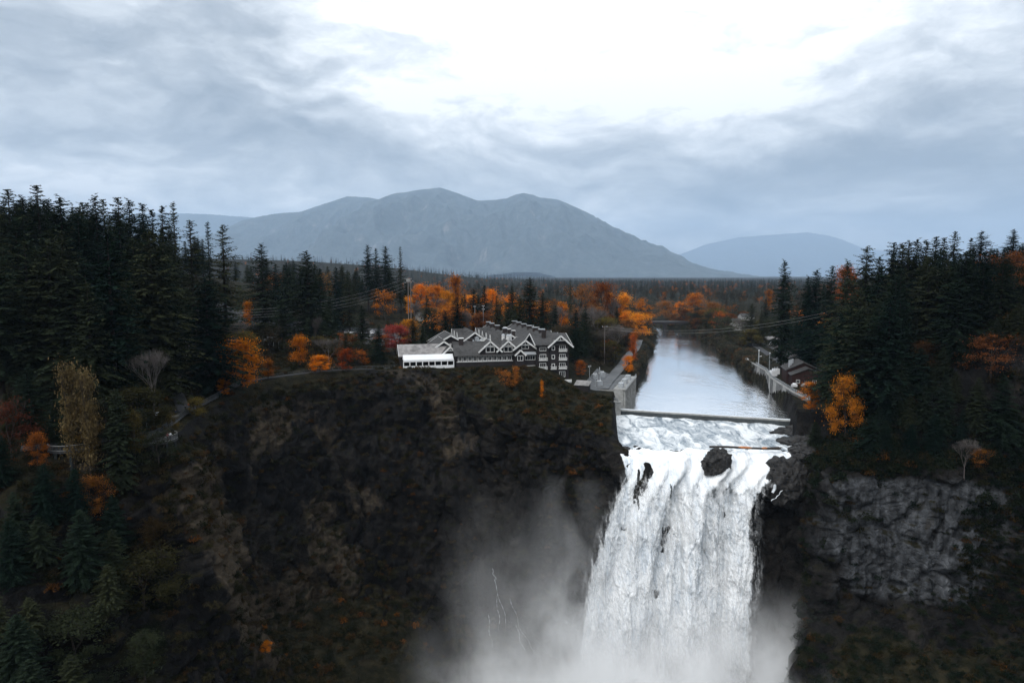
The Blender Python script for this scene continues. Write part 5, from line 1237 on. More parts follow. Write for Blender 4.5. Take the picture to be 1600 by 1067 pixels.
# tall four-storey block
walls(31.3, 44.2, -3.4, 13, -8.0, 8.6, 12.0); roof(31.3, 44.2, -3.4, 13, 8.6, 12.0, ov=1.0)
walls(36.6, 44.0, -3.9, 4, -8.02, 8.55, 11.8, 'v'); roof(36.6, 44.0, -3.9, 4, 8.7, 11.9, 'v', 1.5, end1=False); truss(40.3, -4.9, 11.7, 4.4, 1.5)
for k in range(4):
    z0 = 6.2 - 3.45 * k
    window(33.6, -3.4, z0, 2.3, 1.9 if k else 1.2, 3, fr=0.18); window(41.4, -3.9, z0, 2.1, 1.9, 3, fr=0.18)
    if k < 3: window(37.7, -3.9, z0 + 0.3, 0.9, 1.3, 1, fr=0.2)
    if 0 < k < 3: balcony(33.6, -3.4, z0 - 0.25, 3.3)
    if k < 3: balcony(41.4, -3.9, z0 - 0.25, 3.2)
balcony(37.7, -3.9, 6.2 - 6.9 - 0.25, 2.2)
cd = MB(); rdk = MB(); N_ = 22
for k in range(N_):
    t0, t1 = math.pi * (1.0 + 0.62 * k / N_), math.pi * (1.0 + 0.62 * (k + 1) / N_)
    p0 = Vector((42.0 + 6.2 * math.cos(t0), -3.0 + 4.6 * math.sin(t0), 0)); p1 = Vector((42.0 + 6.2 * math.cos(t1), -3.0 + 4.6 * math.sin(t1), 0))
    cd.add([(42.0, -3.0, -6.2), (p0.x, p0.y, -6.2), (p1.x, p1.y, -6.2), (42.0, -3.0, -5.9), (p0.x, p0.y, -5.9), (p1.x, p1.y, -5.9)], [(0, 2, 1), (3, 4, 5), (1, 2, 5, 4)])
    rdk.beam((p0.x, p0.y, -5.35), (p1.x, p1.y, -5.35), 0.10, 1.0)
dk = cd.build('round_terrace', M['concrete'], lodge); rdk.build('parapet', M['trim'], dk)
# chimneys and vents, each its own part
def chimney(u, v, z0, z1, s=1.3, cap='trim', mat='brick'):
    o = MB().box(u - s / 2, u + s / 2, v - s / 2, v + s / 2, z0, z1).build('chimney', M[mat], lodge)
    MB().box(u - s * 0.62, u + s * 0.62, v - s * 0.62, v + s * 0.62, z1 + 0.002, z1 + 0.28).build('chimney_cap', M[cap], o)
chimney(2.5, 5, 5, 10.8, 1.7); chimney(6.6, 7, 7, 10.2, 1.5, 'brick'); chimney(35.2, 1.5, 9, 13.6, 1.5, 'brick')
# left wing behind the marquee
walls(-9, 2, 12, 34, -3, 5.2, 9.0, 'v'); roof(-9, 2, 12, 34, 5.2, 9.0, 'v', 0.8); walls(-6, 9, 30, 52, -3, 5.6, 9.8, 'v'); roof(-6, 9, 30, 52, 5.6, 9.8, 'v', 0.8)
# rear guest wings: long roofs with cross gables
def rear_wing(u0, u1, v0, v1, ze, zr, gables, side):
    walls(u0, u1, v0, v1, -4, ze, zr, 'v'); roof(u0, u1, v0, v1, ze, zr, 'v', 0.7)
    for vg in gables:
        ua, ub = (u0 - 1.6, (u0 + u1) / 2) if side < 0 else ((u0 + u1) / 2, u1 + 1.6)
        walls(ua, ub, vg - 2.6, vg + 2.6, -4.01, ze - 0.1, zr - 0.35, 'u'); roof(ua, ub, vg - 2.6, vg + 2.6, ze - 0.1, zr - 0.35, 'u', 0.6, end0=side < 0, end1=side > 0)
rear_wing(33.5, 44.5, 13.2, 76, 7.6, 11.2, [22, 33, 44, 55, 66], 1)
rear_wing(20.5, 31.5, 20, 80, 6.6, 10.2, [28, 38, 48, 58, 68], -1)
rear_wing(8.5, 18.5, 40, 78, 6.4, 10.0, [46, 56, 66], -1)
walls(9, 20, 12.2, 39.5, -4, 6.4); MB().box(8.9, 20.1, 12.3, 39.6, 6.41, 6.7).build('flat_roof', M['roof'], lodge)
for vg in (17, 26, 35): chimney(27.5, vg + 6, 8.5, 12.0, 1.2); 
for vg in (20, 31, 42, 53, 64, 74): chimney(39.0, vg, 10.2, 12.6, 2.0, 'steel', 'brick')
for vg in (34, 52, 66, 76): chimney(26.0, vg, 9, 12.2, 1.8, 'steel', 'brick')
rm = np.random.RandomState(4)
for k in range(13):      # roof-top plant on the flat roof
    u, v, s_, h_ = rm.uniform(10, 19), rm.uniform(14, 38), rm.uniform(0.8, 2.0), rm.uniform(0.7, 1.7)
    o = MB().box(u - s_ / 2, u + s_ / 2, v - s_ * 0.35, v + s_ * 0.35, 6.72, 6.72 + h_).build('roof_unit', M['trim' if k % 3 == 0 else 'steel'], lodge)
    MB().bar((u, v, 6.72 + h_ + 0.002), (u, v, 6.72 + h_ + 0.35), s_ * 0.25, 8).build('fan_cowl', M['steel'], o)
for (u, v) in ((22.3, 9.5), (23.6, 11.0), (21.0, 12.8)):
    o = MB().bar((u, v, 8.0), (u, v, 11.2), 0.65, 10).build('roof_tank', M['trim'], lodge); MB().bar((u, v, 11.202), (u, v, 11.7), 0.8, 10, 0.3).build('tank_hood', M['steel'], o)

# marquee with its metal roof behind
mq = empty('marquee', (-41.2, 257.4, 17.0), R(13), 'long white event marquee with open bays on the cliff edge', 'marquee')
MB().add([(0, 0, 3.0), (19.2, 0, 3.0), (19.2, 3.2, 4.7), (0, 3.2, 4.7), (0, 6.4, 3.0), (19.2, 6.4, 3.0), (0, 0, 2.8), (19.2, 0, 2.8), (19.2, 6.4, 2.8), (0, 6.4, 2.8)],
         [(0, 1, 2, 3), (3, 2, 5, 4), (6, 7, 1, 0), (5, 8, 9, 4), (0, 3, 4, 9, 6), (1, 7, 8, 5, 2), (6, 9, 8, 7)]).build('canopy', M['tent'], mq)
MB().box(-0.06, 19.26, -0.06, -0.002, 2.25, 3.05).build('valance', M['tent'], mq)
for k in range(9): MB().box(k * 2.4 - 0.16, k * 2.4 + 0.16, 0.02, 0.3, -1.0, 2.79).build('post', M['tent'], mq)
for k in range(8): MB().box(k * 2.4 + 0.18, k * 2.4 + 2.22, 0.12, 0.18, -0.4, 0.75).build('railing_panel', M['tent'], mq)
MB().box(0.2, 19.0, 5.9, 6.0, -1.0, 2.79).build('back_wall', M['glass'], mq); MB().box(-0.3, 19.5, -0.5, 6.6, -2.0, -0.42).build('floor_deck', M['concrete'], mq)
hall = empty('banquet_hall', (-43.5, 265.0, 17.0), R(13), 'low hall with a rust streaked metal roof behind the marquee', 'hall')
_l = lodge; lodge = hall
walls(0, 20.5, 0, 11, -3, 3.9, 7.4, mat='shingle'); roof(0, 20.5, 0, 11, 3.9, 7.4, ov=0.8, mat='metalroof', parent=hall)
walls(16.2, 22.2, -1.6, 5, -3.01, 4.2, 6.9, 'v'); roof(16.2, 22.2, -1.6, 5, 4.2, 6.9, 'v', 0.7, end1=False, parent=hall); truss(19.2, -1.72, 6.75, 3.0, 1.2)
lodge = _l
# tin shed below the terrace
p = Vector((27.5, 262.5, 0)); p.z = gz(p.x, p.y); sh = empty('shed', p, R(-20), 'small shed with a pale tin roof right of the lodge terrace', 'shed')
MB().box(-2.6, 2.6, -1.8, 1.8, -1.5, 2.2).build('wall', M['shingle'], sh)
MB().add([(-3.0, -2.3, 2.05), (3.0, -2.3, 2.05), (3.0, 2.3, 3.3), (-3.0, 2.3, 3.3), (-3.0, -2.3, 2.2), (3.0, -2.3, 2.2), (3.0, 2.3, 3.45), (-3.0, 2.3, 3.45)], [(0, 3, 2, 1), (4, 5, 6, 7), (0, 1, 5, 4), (1, 2, 6, 5), (2, 3, 7, 6), (3, 0, 4, 7)]).build('roof', M['metalroof'], sh)
# ------------------------------------------------------------------ paths, roads, works, poles, cars
M['asphalt'] = plain('asphalt', (0.05, 0.052, 0.056), 0.9, 0.2, 0.25, 0.5); M['gravel'] = plain('ballast', (0.055, 0.05, 0.048), 0.95, 0.1, 0.3, 1.2)
M['path'] = plain('path_concrete', (0.045, 0.046, 0.049), 0.9, 0.2, 0.25, 0.7); M['rail'] = plain('dark_rail_paint', (0.05, 0.055, 0.058), 0.5, 0.4, 0.3, 2.0)
M['woodpole'] = plain('weathered_pole', (0.16, 0.14, 0.13), 0.9, 0.1, 0.25, 3.0); M['redwall'] = plain('dark_red_wall', (0.030, 0.014, 0.013), 0.85, 0.2, 0.3, 1.0)
M['white'] = plain('white_paint', (0.75, 0.76, 0.78), 0.4, 0.5, 0.06, 1.0); M['yard'] = plain('works_yard', (0.11, 0.115, 0.12), 0.9, 0.2, 0.35, 0.4)
def ribbon_ground(name, pts, wd, mat, lift=0.07, n=120, cross=7):
    pts = np.array(pts, float); cum = np.concatenate([[0], np.cumsum(np.linalg.norm(np.diff(pts, axis=0), axis=1))]); t = np.linspace(0, cum[-1], n)
    c = np.stack([np.interp(t, cum, pts[:, k]) for k in (0, 1)], -1)
    for _ in range(6): c[1:-1] = 0.25 * c[:-2] + 0.5 * c[1:-1] + 0.25 * c[2:]
    d = np.gradient(c, axis=0); d /= np.linalg.norm(d, axis=1)[:, None]; s = np.stack([-d[:, 1], d[:, 0]], -1)
    G = np.zeros((n, cross, 3))
    for k in range(cross):
        o_ = (k / (cross - 1) - 0.5) * wd; G[:, k, :2] = c + s * o_
    for i in range(n):
        for k in range(cross): G[i, k, 2] = gz(G[i, k, 0], G[i, k, 1])
    zc = G[:, :, 2].max(1); zc2 = zc.copy()
    for _ in range(3): zc2[1:-1] = np.maximum(zc[1:-1], 0.25 * zc2[:-2] + 0.5 * zc2[1:-1] + 0.25 * zc2[2:])
    G[:, :, 2] = zc2[:, None] + lift
    # turned-down edges so that the slab has thickness
    E0 = G[:, :1].copy(); E0[..., 2] -= 0.35; E1 = G[:, -1:].copy(); E1[..., 2] -= 0.35
    Gf = np.concatenate([E0, G, E1], 1); grid_obj(name, Gf, M[mat], smooth=False)
    return c, s, zc2 + lift
def railing(name, pts, label, mat='rail', h=1.1, every=2.0, cat='railing', group=None):
    pts = [Vector(p) for p in pts]; o = empty(name, pts[0], 0, label, cat, group); o0 = pts[0]
    cum = [0]; 
    for a, b in zip(pts[:-1], pts[1:]): cum.append(cum[-1] + (b - a).length)
    def P(t):
        for k in range(len(cum) - 1):
            if t <= cum[k + 1] + 1e-6: f = (t - cum[k]) / max(1e-6, cum[k + 1] - cum[k]); return pts[k].lerp(pts[k + 1], f)
        return pts[-1]
    for nm, hh, r_ in (('top_rail', h, 0.06), ('mid_rail', h * 0.55, 0.03), ('bottom_rail', h * 0.15, 0.03)):
        mb = MB(); mb.tube([p - o0 + Vector((0, 0, hh)) for p in pts], r_, 5); mb.build(nm, M[mat], o)
    n = int(cum[-1] / every); pm = MB().box(-0.07, 0.07, -0.07, 0.07, -0.6, h + 0.02).mesh('post')
    for k in range(n + 1):
        p = P(cum[-1] * k / max(1, n)) - o0; link('post', pm, M[mat], o, p)
    # mesh infill: thin balusters as one part
    mb = MB(); m_ = int(cum[-1] / 0.45)
    for k in range(m_): p = P(cum[-1] * k / m_) - o0; mb.box(p.x - 0.015, p.x + 0.015, p.y - 0.015, p.y + 0.015, p.z + 0.1, p.z + h)
    mb.build('balusters', M[mat], o); return o
# cliff path along the left rim
def rim(t, o_): r_ = np.interp(t, th, edge_r) + o_; return (CX + r_ * math.cos(R(t)), CY + r_ * math.sin(R(t)))
c, s, zc = ribbon_ground('cliff_path', [rim(t, 4.2) for t in np.arange(165, 112, -1.0)], 2.3, 'path', n=150)
n_ = len(c); inner = []
for i in range(n_):
    q = c[i] + s[i] * (-1.05); q2 = c[i] + s[i] * 1.05
    a = q if math.hypot(q[0] - CX, q[1] - CY) < math.hypot(q2[0] - CX, q2[1] - CY) else q2; inner.append((a[0], a[1], zc[i]))
railing('railing', inner[8:66], 'dark post railing climbing beside the cliff path from the overlook'); railing('railing', inner[67:104], 'railing along the cliff path under the orange maple'); railing('railing', inner[105:148], 'thin railing on the far rim path left of the marquee')
a = ghit(284, 634); ribbon_ground('side_path', [tuple(c[40]), (c[40][0] - 6, c[40][1] + 9), (c[40][0] - 20, c[40][1] + 22)], 3.4, 'path', n=30)
# overlook decks
def deck(t, o_, rx, ry, rz, label, zoff):
    x_, y_ = rim(t, o_); z_ = max(gz(x_ + a_, y_ + b_) for a_ in (-2, 0, 2) for b_ in (-2, 0, 2)) + zoff
    e = empty('viewing_deck', (x_, y_, z_), rz, label, 'viewing deck')
    pts = [Vector((rx * math.cos(t_), ry * math.sin(t_), 0)) for t_ in np.linspace(-math.pi * 1.02, math.pi * 0.02, 17)]
    base = [Vector((rx, ry * 0.8, 0)), Vector((-rx, ry * 0.8, 0))] + pts
    m_ = MB(); nb = len(base); m_.add([p for p in base] + [p - Vector((0, 0, 0.45)) for p in base], [tuple(range(nb))[::-1], tuple(range(nb, 2 * nb))] + [((i + 1) % nb, i, i + nb, (i + 1) % nb + nb) for i in range(nb)]); m_.build('slab', M['path'], e)
    for k in (4, 8, 12): MB().box(pts[k].x * 0.85 - 0.25, pts[k].x * 0.85 + 0.25, pts[k].y * 0.85 - 0.25, pts[k].y * 0.85 + 0.25, -9, -0.46).build('pillar', M['wetface'], e)
    mb = MB(); mb.tube([p * 0.97 + Vector((0, 0, 1.15)) for p in pts], 0.07, 5); mb.tube([p * 0.97 + Vector((0, 0, 0.12)) for p in pts], 0.05, 5); mb.build('rail', M['concrete'], e)
    pm = MB().box(-0.05, 0.05, -0.05, 0.05, 0, 1.15).mesh('post')
    for p in pts: link('post', pm, M['rail'], e, p * 0.97)
    mb = MB()
    for i in range(len(pts) - 1):
        for k in range(5): q = pts[i].lerp(pts[i + 1], (k + 0.5) / 5) * 0.97; mb.bar(q + Vector((0, 0, 0.12)), q + Vector((0, 0, 1.13)), 0.014, 4)
    mb.build('balusters', M['rail'], e); return e
dk1 = deck(160.5, 1.2, 4.4, 3.6, R(60), 'right hand viewing deck jutting from the cliff overlook', 0.08)
dk2 = deck(167.5, 2.4, 4.6, 3.8, R(25), 'left hand viewing deck half hidden by the overlook fir', 0.06)
ribbon_ground('overlook_plaza', [rim(t, 5.0) for t in np.arange(170, 158, -1.0)], 4.0, 'path', 0.03, 40)
# people
SKIN = plain('skin', (0.42, 0.27, 0.20), 0.6, 0.3, 0.08)
def person(loc, rz, top, legs, hair, label, pose=0.0):
    J = [('pelvis', (0, 0, 0.95), 0.145), ('chest', (0, 0.01, 1.32), 0.165), ('neck', (0, 0.01, 1.50), 0.06), ('head', (0, -0.02, 1.64), 0.10), ('crown', (0, 0.0, 1.74), 0.07),
         ('sl', (0.19, 0.01, 1.43), 0.065), ('el', (0.25, 0.0, 1.16), 0.05), ('hl', (0.20 , -0.16 - pose, 0.98 + pose), 0.04), ('sr', (-0.19, 0.01, 1.43), 0.065), ('er', (-0.25, 0.02, 1.16), 0.05), ('hr', (-0.22, -0.12 - pose, 0.96 + pose), 0.04),
         ('kl', (0.10, -0.02, 0.50), 0.075), ('al', (0.11, 0.02, 0.08), 0.05), ('fl', (0.12, -0.14, 0.04), 0.04), ('kr', (-0.10, -0.05, 0.50), 0.075), ('ar', (-0.11, -0.06, 0.08), 0.05), ('fr', (-0.12, -0.22, 0.04), 0.04), ('hipl', (0.09, 0, 0.88), 0.10), ('hipr', (-0.09, 0, 0.88), 0.10)]
    E = [('pelvis', 'chest'), ('chest', 'neck'), ('neck', 'head'), ('head', 'crown'), ('chest', 'sl'), ('sl', 'el'), ('el', 'hl'), ('chest', 'sr'), ('sr', 'er'), ('er', 'hr'), ('pelvis', 'hipl'), ('hipl', 'kl'), ('kl', 'al'), ('al', 'fl'), ('pelvis', 'hipr'), ('hipr', 'kr'), ('kr', 'ar'), ('ar', 'fr')]
    ix = {j[0]: i for i, j in enumerate(J)}; me = bpy.data.meshes.new('person'); me.from_pydata([j[1] for j in J], [(ix[a], ix[b]) for a, b in E], [])
    o = link('person', me, None, None, loc); o.rotation_euler = (0, 0, rz); md = o.modifiers.new('skin', 'SKIN')
    sv_ = me.skin_vertices[0].data if me.skin_vertices else None
    if sv_ is None:
        bm = bmesh.new(); bm.from_mesh(me); bm.verts.layers.skin.verify(); bm.to_mesh(me); bm.free(); sv_ = me.skin_vertices[0].data
    for i, j in enumerate(J): sv_[i].radius = (j[2], j[2])
    sv_[0].use_root = True; o.modifiers.new('sub', 'SUBSURF').levels = 1; o.modifiers['sub'].render_levels = 1
    m, nt, out = new_mat('clothes'); tcn = nt.new('ShaderNodeTexCoord').outputs['Object']; zc_ = nt.new('ShaderNodeSeparateXYZ', inp={0: tcn}).outputs[2]
    col = nt.mix(nt.math('GREATER_THAN', zc_, 0.92), legs, top); col = nt.mix(nt.math('GREATER_THAN', zc_, 1.53), col, (0.42, 0.27, 0.20)); col = nt.mix(nt.math('GREATER_THAN', zc_, 1.70), col, hair)
    nt.l.new(bsdf(nt, col, 0.8, 0.2).outputs[0], out.inputs[0]); me.materials.append(m)
    return tag(o, label, 'person')
def on_path(i, side=0.0): return Vector((c[i][0] + s[i][0] * side, c[i][1] + s[i][1] * side, zc[i]))
wh = (0.7, 0.72, 0.75); blk = (0.012, 0.012, 0.014); nav = (0.02, 0.03, 0.06)
def on_deck(e, u, v): return e.matrix_basis @ Vector((u, v, 0.0))
person(on_deck(dk1, 1.6, -2.2), R(30), wh, nav, (0.03, 0.02, 0.015), 'person in a white jacket leaning at the right viewing deck rail', 0.15)
person(on_deck(dk1, 0.9, -2.3), R(10), (0.35, 0.12, 0.14), blk, (0.02, 0.015, 0.01), 'person in a dull pink top beside the white jacket on the deck', 0.12)
person(on_deck(dk1, -1.6, -0.6), R(-30), blk, blk, (0.02, 0.015, 0.01), 'person in black at the back of the right viewing deck')
person(on_path(34, 0.5), R(200), nav, blk, (0.02, 0.015, 0.01), 'person in navy walking up the cliff path by the bench')
person(on_path(40, -0.3), R(190), blk, (0.05, 0.05, 0.06), (0.03, 0.02, 0.01), 'person in black on the cliff path below the side path')
person(on_path(44, 0.3), R(20), (0.30, 0.10, 0.04), blk, (0.02, 0.015, 0.01), 'person in a rust jacket at the cliff path railing')
person(on_path(24, 0.2), R(100), wh, (0.08, 0.08, 0.1), (0.03, 0.02, 0.01), 'person in pale grey strolling between deck and bench')
# bench, lamps, sign
b0 = on_path(30, 0.0); q = Vector((c[30][0], c[30][1], 0)) - Vector((CX, CY, 0)); q.normalize(); bp = b0 + q * 1.0
bn = empty('bench', bp, math.atan2(q.y, q.x) + R(90), 'long pale bench facing the gorge beside the cliff path', 'bench')
for k in range(3): MB().box(-2.2, 2.2, -0.30 + k * 0.19, -0.14 + k * 0.19, 0.42, 0.47).build('slat', M['concrete'], bn)
for k in range(2): MB().box(-2.2, 2.2, 0.30, 0.34, 0.60 + k * 0.18, 0.74 + k * 0.18).build('back_slat', M['concrete'], bn)
for x_ in (-1.8, 0, 1.8): MB().box(x_ - 0.06, x_ + 0.06, -0.28, 0.36, 0, 0.415).build('leg', M['rail'], bn)
def lamp(x_, y_, h, label, head='globe', hd=(0.75, 0.76, 0.78)):
    g = gz(x_, y_); e = empty('lamp_post', (x_, y_, g), 0, label, 'lamp post', 'lamp posts along the cliff path')
    MB().bar((0, 0, -0.5), (0, 0, h), 0.09, 7, 0.06).build('pole', M['steel'], e); MB().bar((0, 0, -0.3), (0, 0, 0.5), 0.17, 8, 0.12).build('base', M['rail'], e)
    if head == 'globe': MB().bar((0, 0, h + 0.002), (0, 0, h + 0.18), 0.12, 10, 0.28).bar((0, 0, h + 0.181), (0, 0, h + 0.46), 0.28, 10, 0.12).build('lamp_head', M['white'], e)
    else: MB().bar((0, 0, h - 0.1), (0.9, -0.2, h + 0.15), 0.05, 6).build('arm', M['steel'], e); MB().box(0.8, 1.5, -0.35, -0.05, h + 0.06, h + 0.2).build('lamp_head', M['white'], e)
def on_ray(px, py, h):
    """spot where a post of height h, its foot on the ground, has its top at the pixel"""
    x_, y_, Hn, D2 = solve_D(px, py, h, 240.0); return x_, y_
for px, py, h, lab, hd_ in ((290, 530, 9, 'tall pale lamp post rising between the trees by the left lot', 'arm'), (228, 645, 3.6, 'short globe lamp behind the path bench', 'globe'), (437, 502, 7, 'street lamp above the dark low shelter', 'arm'), (541, 534, 7, 'white lamp post below the car park', 'globe')):
    x_, y_, Hn, D2 = solve_D(px, py, h, {290: 215, 228: 166, 437: 330, 541: 330}[px]); lamp(x_, y_, min(max(Hn, h * 0.8), h * 1.3), lab, hd_)
x_, y_ = rim(154.5, 8.5); sg = empty('notice_board', (x_, y_, gz(x_, y_)), R(40), 'small white notice board beside the cliff path', 'sign')
MB().box(-0.05, 0.05, -0.05, 0.05, -0.4, 1.2).build('post', M['rail'], sg); MB().box(-0.55, 0.55, -0.10, -0.04, 0.95, 1.7).build('panel', M['white'], sg)
# car park and cars
park = [(x_, y_) for x_ in np.linspace(-178, -58, 40) for y_ in np.linspace(330, 412, 26)]
Pk = np.array([[(x_, y_, gz(x_, y_) + 0.10) for y_ in np.linspace(330, 410, 40)] for x_ in np.linspace(-176, -60, 60)]); grid_obj('car_park', Pk, M['asphalt'])
CARM = [plain('car_paint', col_, 0.3, 0.5, 0.03) for col_ in ((0.7, 0.71, 0.73), (0.30, 0.31, 0.33), (0.03, 0.03, 0.035), (0.10, 0.11, 0.13), (0.16, 0.02, 0.02), (0.03, 0.06, 0.12), (0.5, 0.5, 0.5))]
CARN = ['white', 'silver grey', 'black', 'slate grey', 'dark red', 'dark blue', 'pale grey']
prof_c = [(-2.2, 0.35), (-2.25, 0.75), (-2.0, 0.95), (-1.2, 1.0), (-0.6, 1.0), (1.1, 1.0), (2.0, 0.88), (2.22, 0.7), (2.2, 0.35)]
def side_extr(prof, hw, taper=1.0):
    n = len(prof); vs = [(x_, -hw * (taper if z_ > 1.2 else 1), z_) for x_, z_ in prof] + [(x_, hw * (taper if z_ > 1.2 else 1), z_) for x_, z_ in prof]
    return MB().add(vs, [tuple(range(n)), tuple(range(2 * n - 1, n - 1, -1))] + [(i, i + n, (i + 1) % n + n, (i + 1) % n) for i in range(n)])
body_me = side_extr(prof_c, 0.9).mesh('body'); cab_me = side_extr([(-1.75, 1.002), (-1.3, 1.46), (0.35, 1.48), (1.05, 1.002)], 0.82, 0.86).mesh('cabin'); cab_me.materials.append(M['glass'])
wheel_me = MB().bar((0, -0.11, 0), (0, 0.11, 0), 0.33, 12).mesh('wheel'); wheel_me.materials.append(M['rail'])
roof_me = MB().box(-1.25, 0.32, -0.66, 0.66, 1.482, 1.52).mesh('car_roof')
BODY = []; ROOFM = []
for m_ in CARM:
    b_ = body_me.copy(); b_.materials.append(m_); BODY.append(b_); r_ = roof_me.copy(); r_.materials.append(m_); ROOFM.append(r_)
def car(x_, y_, rz, ci, label, z_=None, group='cars in the car park'):
    e = empty('parked_car', (x_, y_, (gz(x_, y_) if z_ is None else z_)), rz, label, 'car', group)
    for nm, me_ in (('body', BODY[ci]), ('cabin', cab_me), ('car_roof', ROOFM[ci])):
        o = bpy.data.objects.new(nm, me_); COL.objects.link(o); o.parent = e
    for wx_ in (-1.35, 1.35):
        for wy_ in (-0.8, 0.8): o = bpy.data.objects.new('wheel', wheel_me); COL.objects.link(o); o.parent = e; o.location = (wx_, wy_, 0.33)
rc = np.random.RandomState(9); cnt = {}
for row, y_ in enumerate((346, 353, 367, 374, 388, 395)):
    for k in range(13):
        x_ = -118 + k * 3.0 + row * 1.4
        if rc.rand() < 0.42: continue
        ci = [0, 0, 1, 2, 3, 4, 5, 6, 0, 6][rc.randint(10)]; cnt[(row, ci)] = cnt.get((row, ci), 0) + 1
        rowname = ['nearest', 'second', 'third', 'fourth', 'fifth', 'farthest'][row]
        car(x_, y_ + rc.uniform(-0.4, 0.4), R(90) + rc.uniform(-0.05, 0.05), ci, '%s car, %s of that colour from the left, %s car park row' % (CARN[ci], ORD[cnt[(row, ci)] - 1], rowname), gz(x_, y_) + 0.12)
for k, (x_, y_, ci) in enumerate(((-131, 336, 0), (-136, 338, 6), (-162, 335, 0))):
    car(x_, y_, R(20), ci, ['white car alone at the left corner of the car park', 'pale grey car beside the lone white one', 'white car at the far left end of the lot behind trees'][k], gz(x_, y_) + 0.12)
for (px, py, ci, lab) in ((281, 592, 0, 'white car on the service drive behind the cliff path'), (274, 604, 1, 'silver car nearer on the service drive behind the cliff path')):
    h = ghit(px, py); car(h.x, h.y, R(35), ci, lab, h.z, 'cars on the service drive')
# dark low shelter behind the orange maple
x_, y_, Hn, D2 = solve_D(441, 528, 4.2, 300); stt = empty('shelter', (x_, y_, gz(x_, y_)), R(8), 'dark low timber shelter with open posts among trees', 'shelter')
MB().add([(-8, -3, 2.9), (8, -3, 2.9), (8, 3, 4.3), (-8, 3, 4.3), (-8, -3, 3.1), (8, -3, 3.1), (8, 3, 4.5), (-8, 3, 4.5)], [(0, 3, 2, 1), (4, 5, 6, 7), (0, 1, 5, 4), (1, 2, 6, 5), (2, 3, 7, 6), (3, 0, 4, 7)]).build('roof', M['roof'], stt)
for k in range(8): MB().box(-7.6 + k * 2.17 - 0.1, -7.6 + k * 2.17 + 0.1, -2.8, -2.6, -1, 2.95).build('post', M['trim'], stt)
MB().box(-7.8, 7.8, 2.3, 2.6, -1, 3.9).build('back_wall', M['shingle'], stt)
# utility poles and lines
def pole(x_, y_, top, label, arms=((0.6, 1.6),), r_=0.24, steel=False, group=None):
    g = gz(x_, y_); e = empty('utility_pole', (x_, y_, g), 0, label, 'utility pole', group)
    MB().bar((0, 0, -1), (0, 0, top - g), r_, 8, r_ * 0.6).build('pole', M['steel' if steel else 'woodpole'], e)
    for (dz_, hw_) in arms:
        a_ = MB().beam((-hw_, 0, top - g - dz_), (hw_, 0, top - g - dz_), 0.16, 0.18).build('crossarm', M['woodpole'], e)
        for s_ in (-1, 0, 1): MB().bar((s_ * hw_ * 0.92, 0, top - g - dz_ + 0.092), (s_ * hw_ * 0.92, 0, top - g - dz_ + 0.5), 0.11, 6, 0.06).build('insulator', M['white'], a_)
    return Vector((x_, y_, top))
pA = at_y(637.5, 434, 425); pB = at_y(641.5, 438, 428)
tA = pole(pA.x, pA.y, pA.z, 'left pole of the tall twin utility poles above the lodge hall', ((0.8, 2.0), (3.2, 2.0)), 0.34); tB = pole(pB.x, pB.y, pB.z, 'right pole of the tall twin utility poles above the lodge hall', ((0.8, 1.6),), 0.34)
for k in range(4):
    a_ = MB().box(pA.x - 0.9 + k * 0.62, pA.x - 0.45 + k * 0.62, pA.y - 0.75, pA.y - 0.36, pA.z - 2.6, pA.z - 0.6).build('antenna_panel', M['concrete']); tag(a_, '%s white antenna panel on the twin utility poles counted from the left' % ORD[k], 'antenna', 'antenna panels on the twin poles')
pC = at_y(261.5, 483, 262); pD = at_y(268.5, 484, 262)
tC = pole(pC.x, pC.y, pC.z, 'left pole of the pair in the left wood clearing', ((0.8, 1.4),), 0.22); tD = pole(pD.x, pD.y, pD.z, 'right pole of the pair in the left wood clearing', ((0.8, 1.4),), 0.22)
p_ = at_y(305, 490, 330); tE = pole(p_.x, p_.y, p_.z, 'small utility pole right of the pair in the left clearing', ((0.6, 1.0),), 0.2)
p_ = at_y(755, 477, 352); tF = pole(p_.x, p_.y, p_.z, 'slim steel light mast rising behind the lodge roofs', ((0.5, 0.6), (2.2, 0.6)), 0.16, True); p_ = at_y(742, 478, 360); pole(p_.x, p_.y, p_.z, 'second slim light mast left behind the lodge roofs', ((0.5, 0.5),), 0.14, True)
p_ = at_y(1311, 482, 292); tG = pole(p_.x, p_.y, p_.z, 'utility pole with a ring bracket in the right hillside trees', ((0.6, 1.8), (1.8, 1.2)), 0.2)
p_ = at_y(945, 509, 330); tH = pole(p_.x, p_.y, p_.z, 'utility pole on the left bank above the intake road', ((0.6, 1.2),), 0.2)
def wire(a_, b_, sag, label, r_=0.03):
    pts = [a_.lerp(b_, t_) - Vector((0, 0, sag * 4 * t_ * (1 - t_))) for t_ in np.linspace(0, 1, 25)]; o0 = pts[0]; mb = MB(); mb.tube([p - o0 for p in pts], r_, 4); tag(mb.build('power_line', M['concrete'], None, o0), label, 'power line', 'overhead power lines')
V3 = Vector
for k, dz_ in enumerate((0.4, 2.8, 5.0, 7.0)): wire(tA - V3((1.8 - k * 0.3, 0, dz_)), tD - V3((0, 0, 0.4 + 0.8 * k)), 6, '%s power line down from the twin poles to the left clearing' % ['topmost', 'second', 'third', 'lowest'][k])
for k in range(2): wire(tG - V3((0, 0, 0.3 + 1.4 * k)), tH - V3((0, 0, 0.3 + 1.2 * k)), 5, ['upper', 'lower'][k] + ' of two power lines crossing the river above the weir', 0.03)
for k in range(2): wire(tC - V3((0, 0, 0.3 + 1.5 * k)), V3((-330, 240, 50 - 2 * k)), 4, ['upper', 'lower'][k] + ' power line leaving the left clearing to the picture edge')
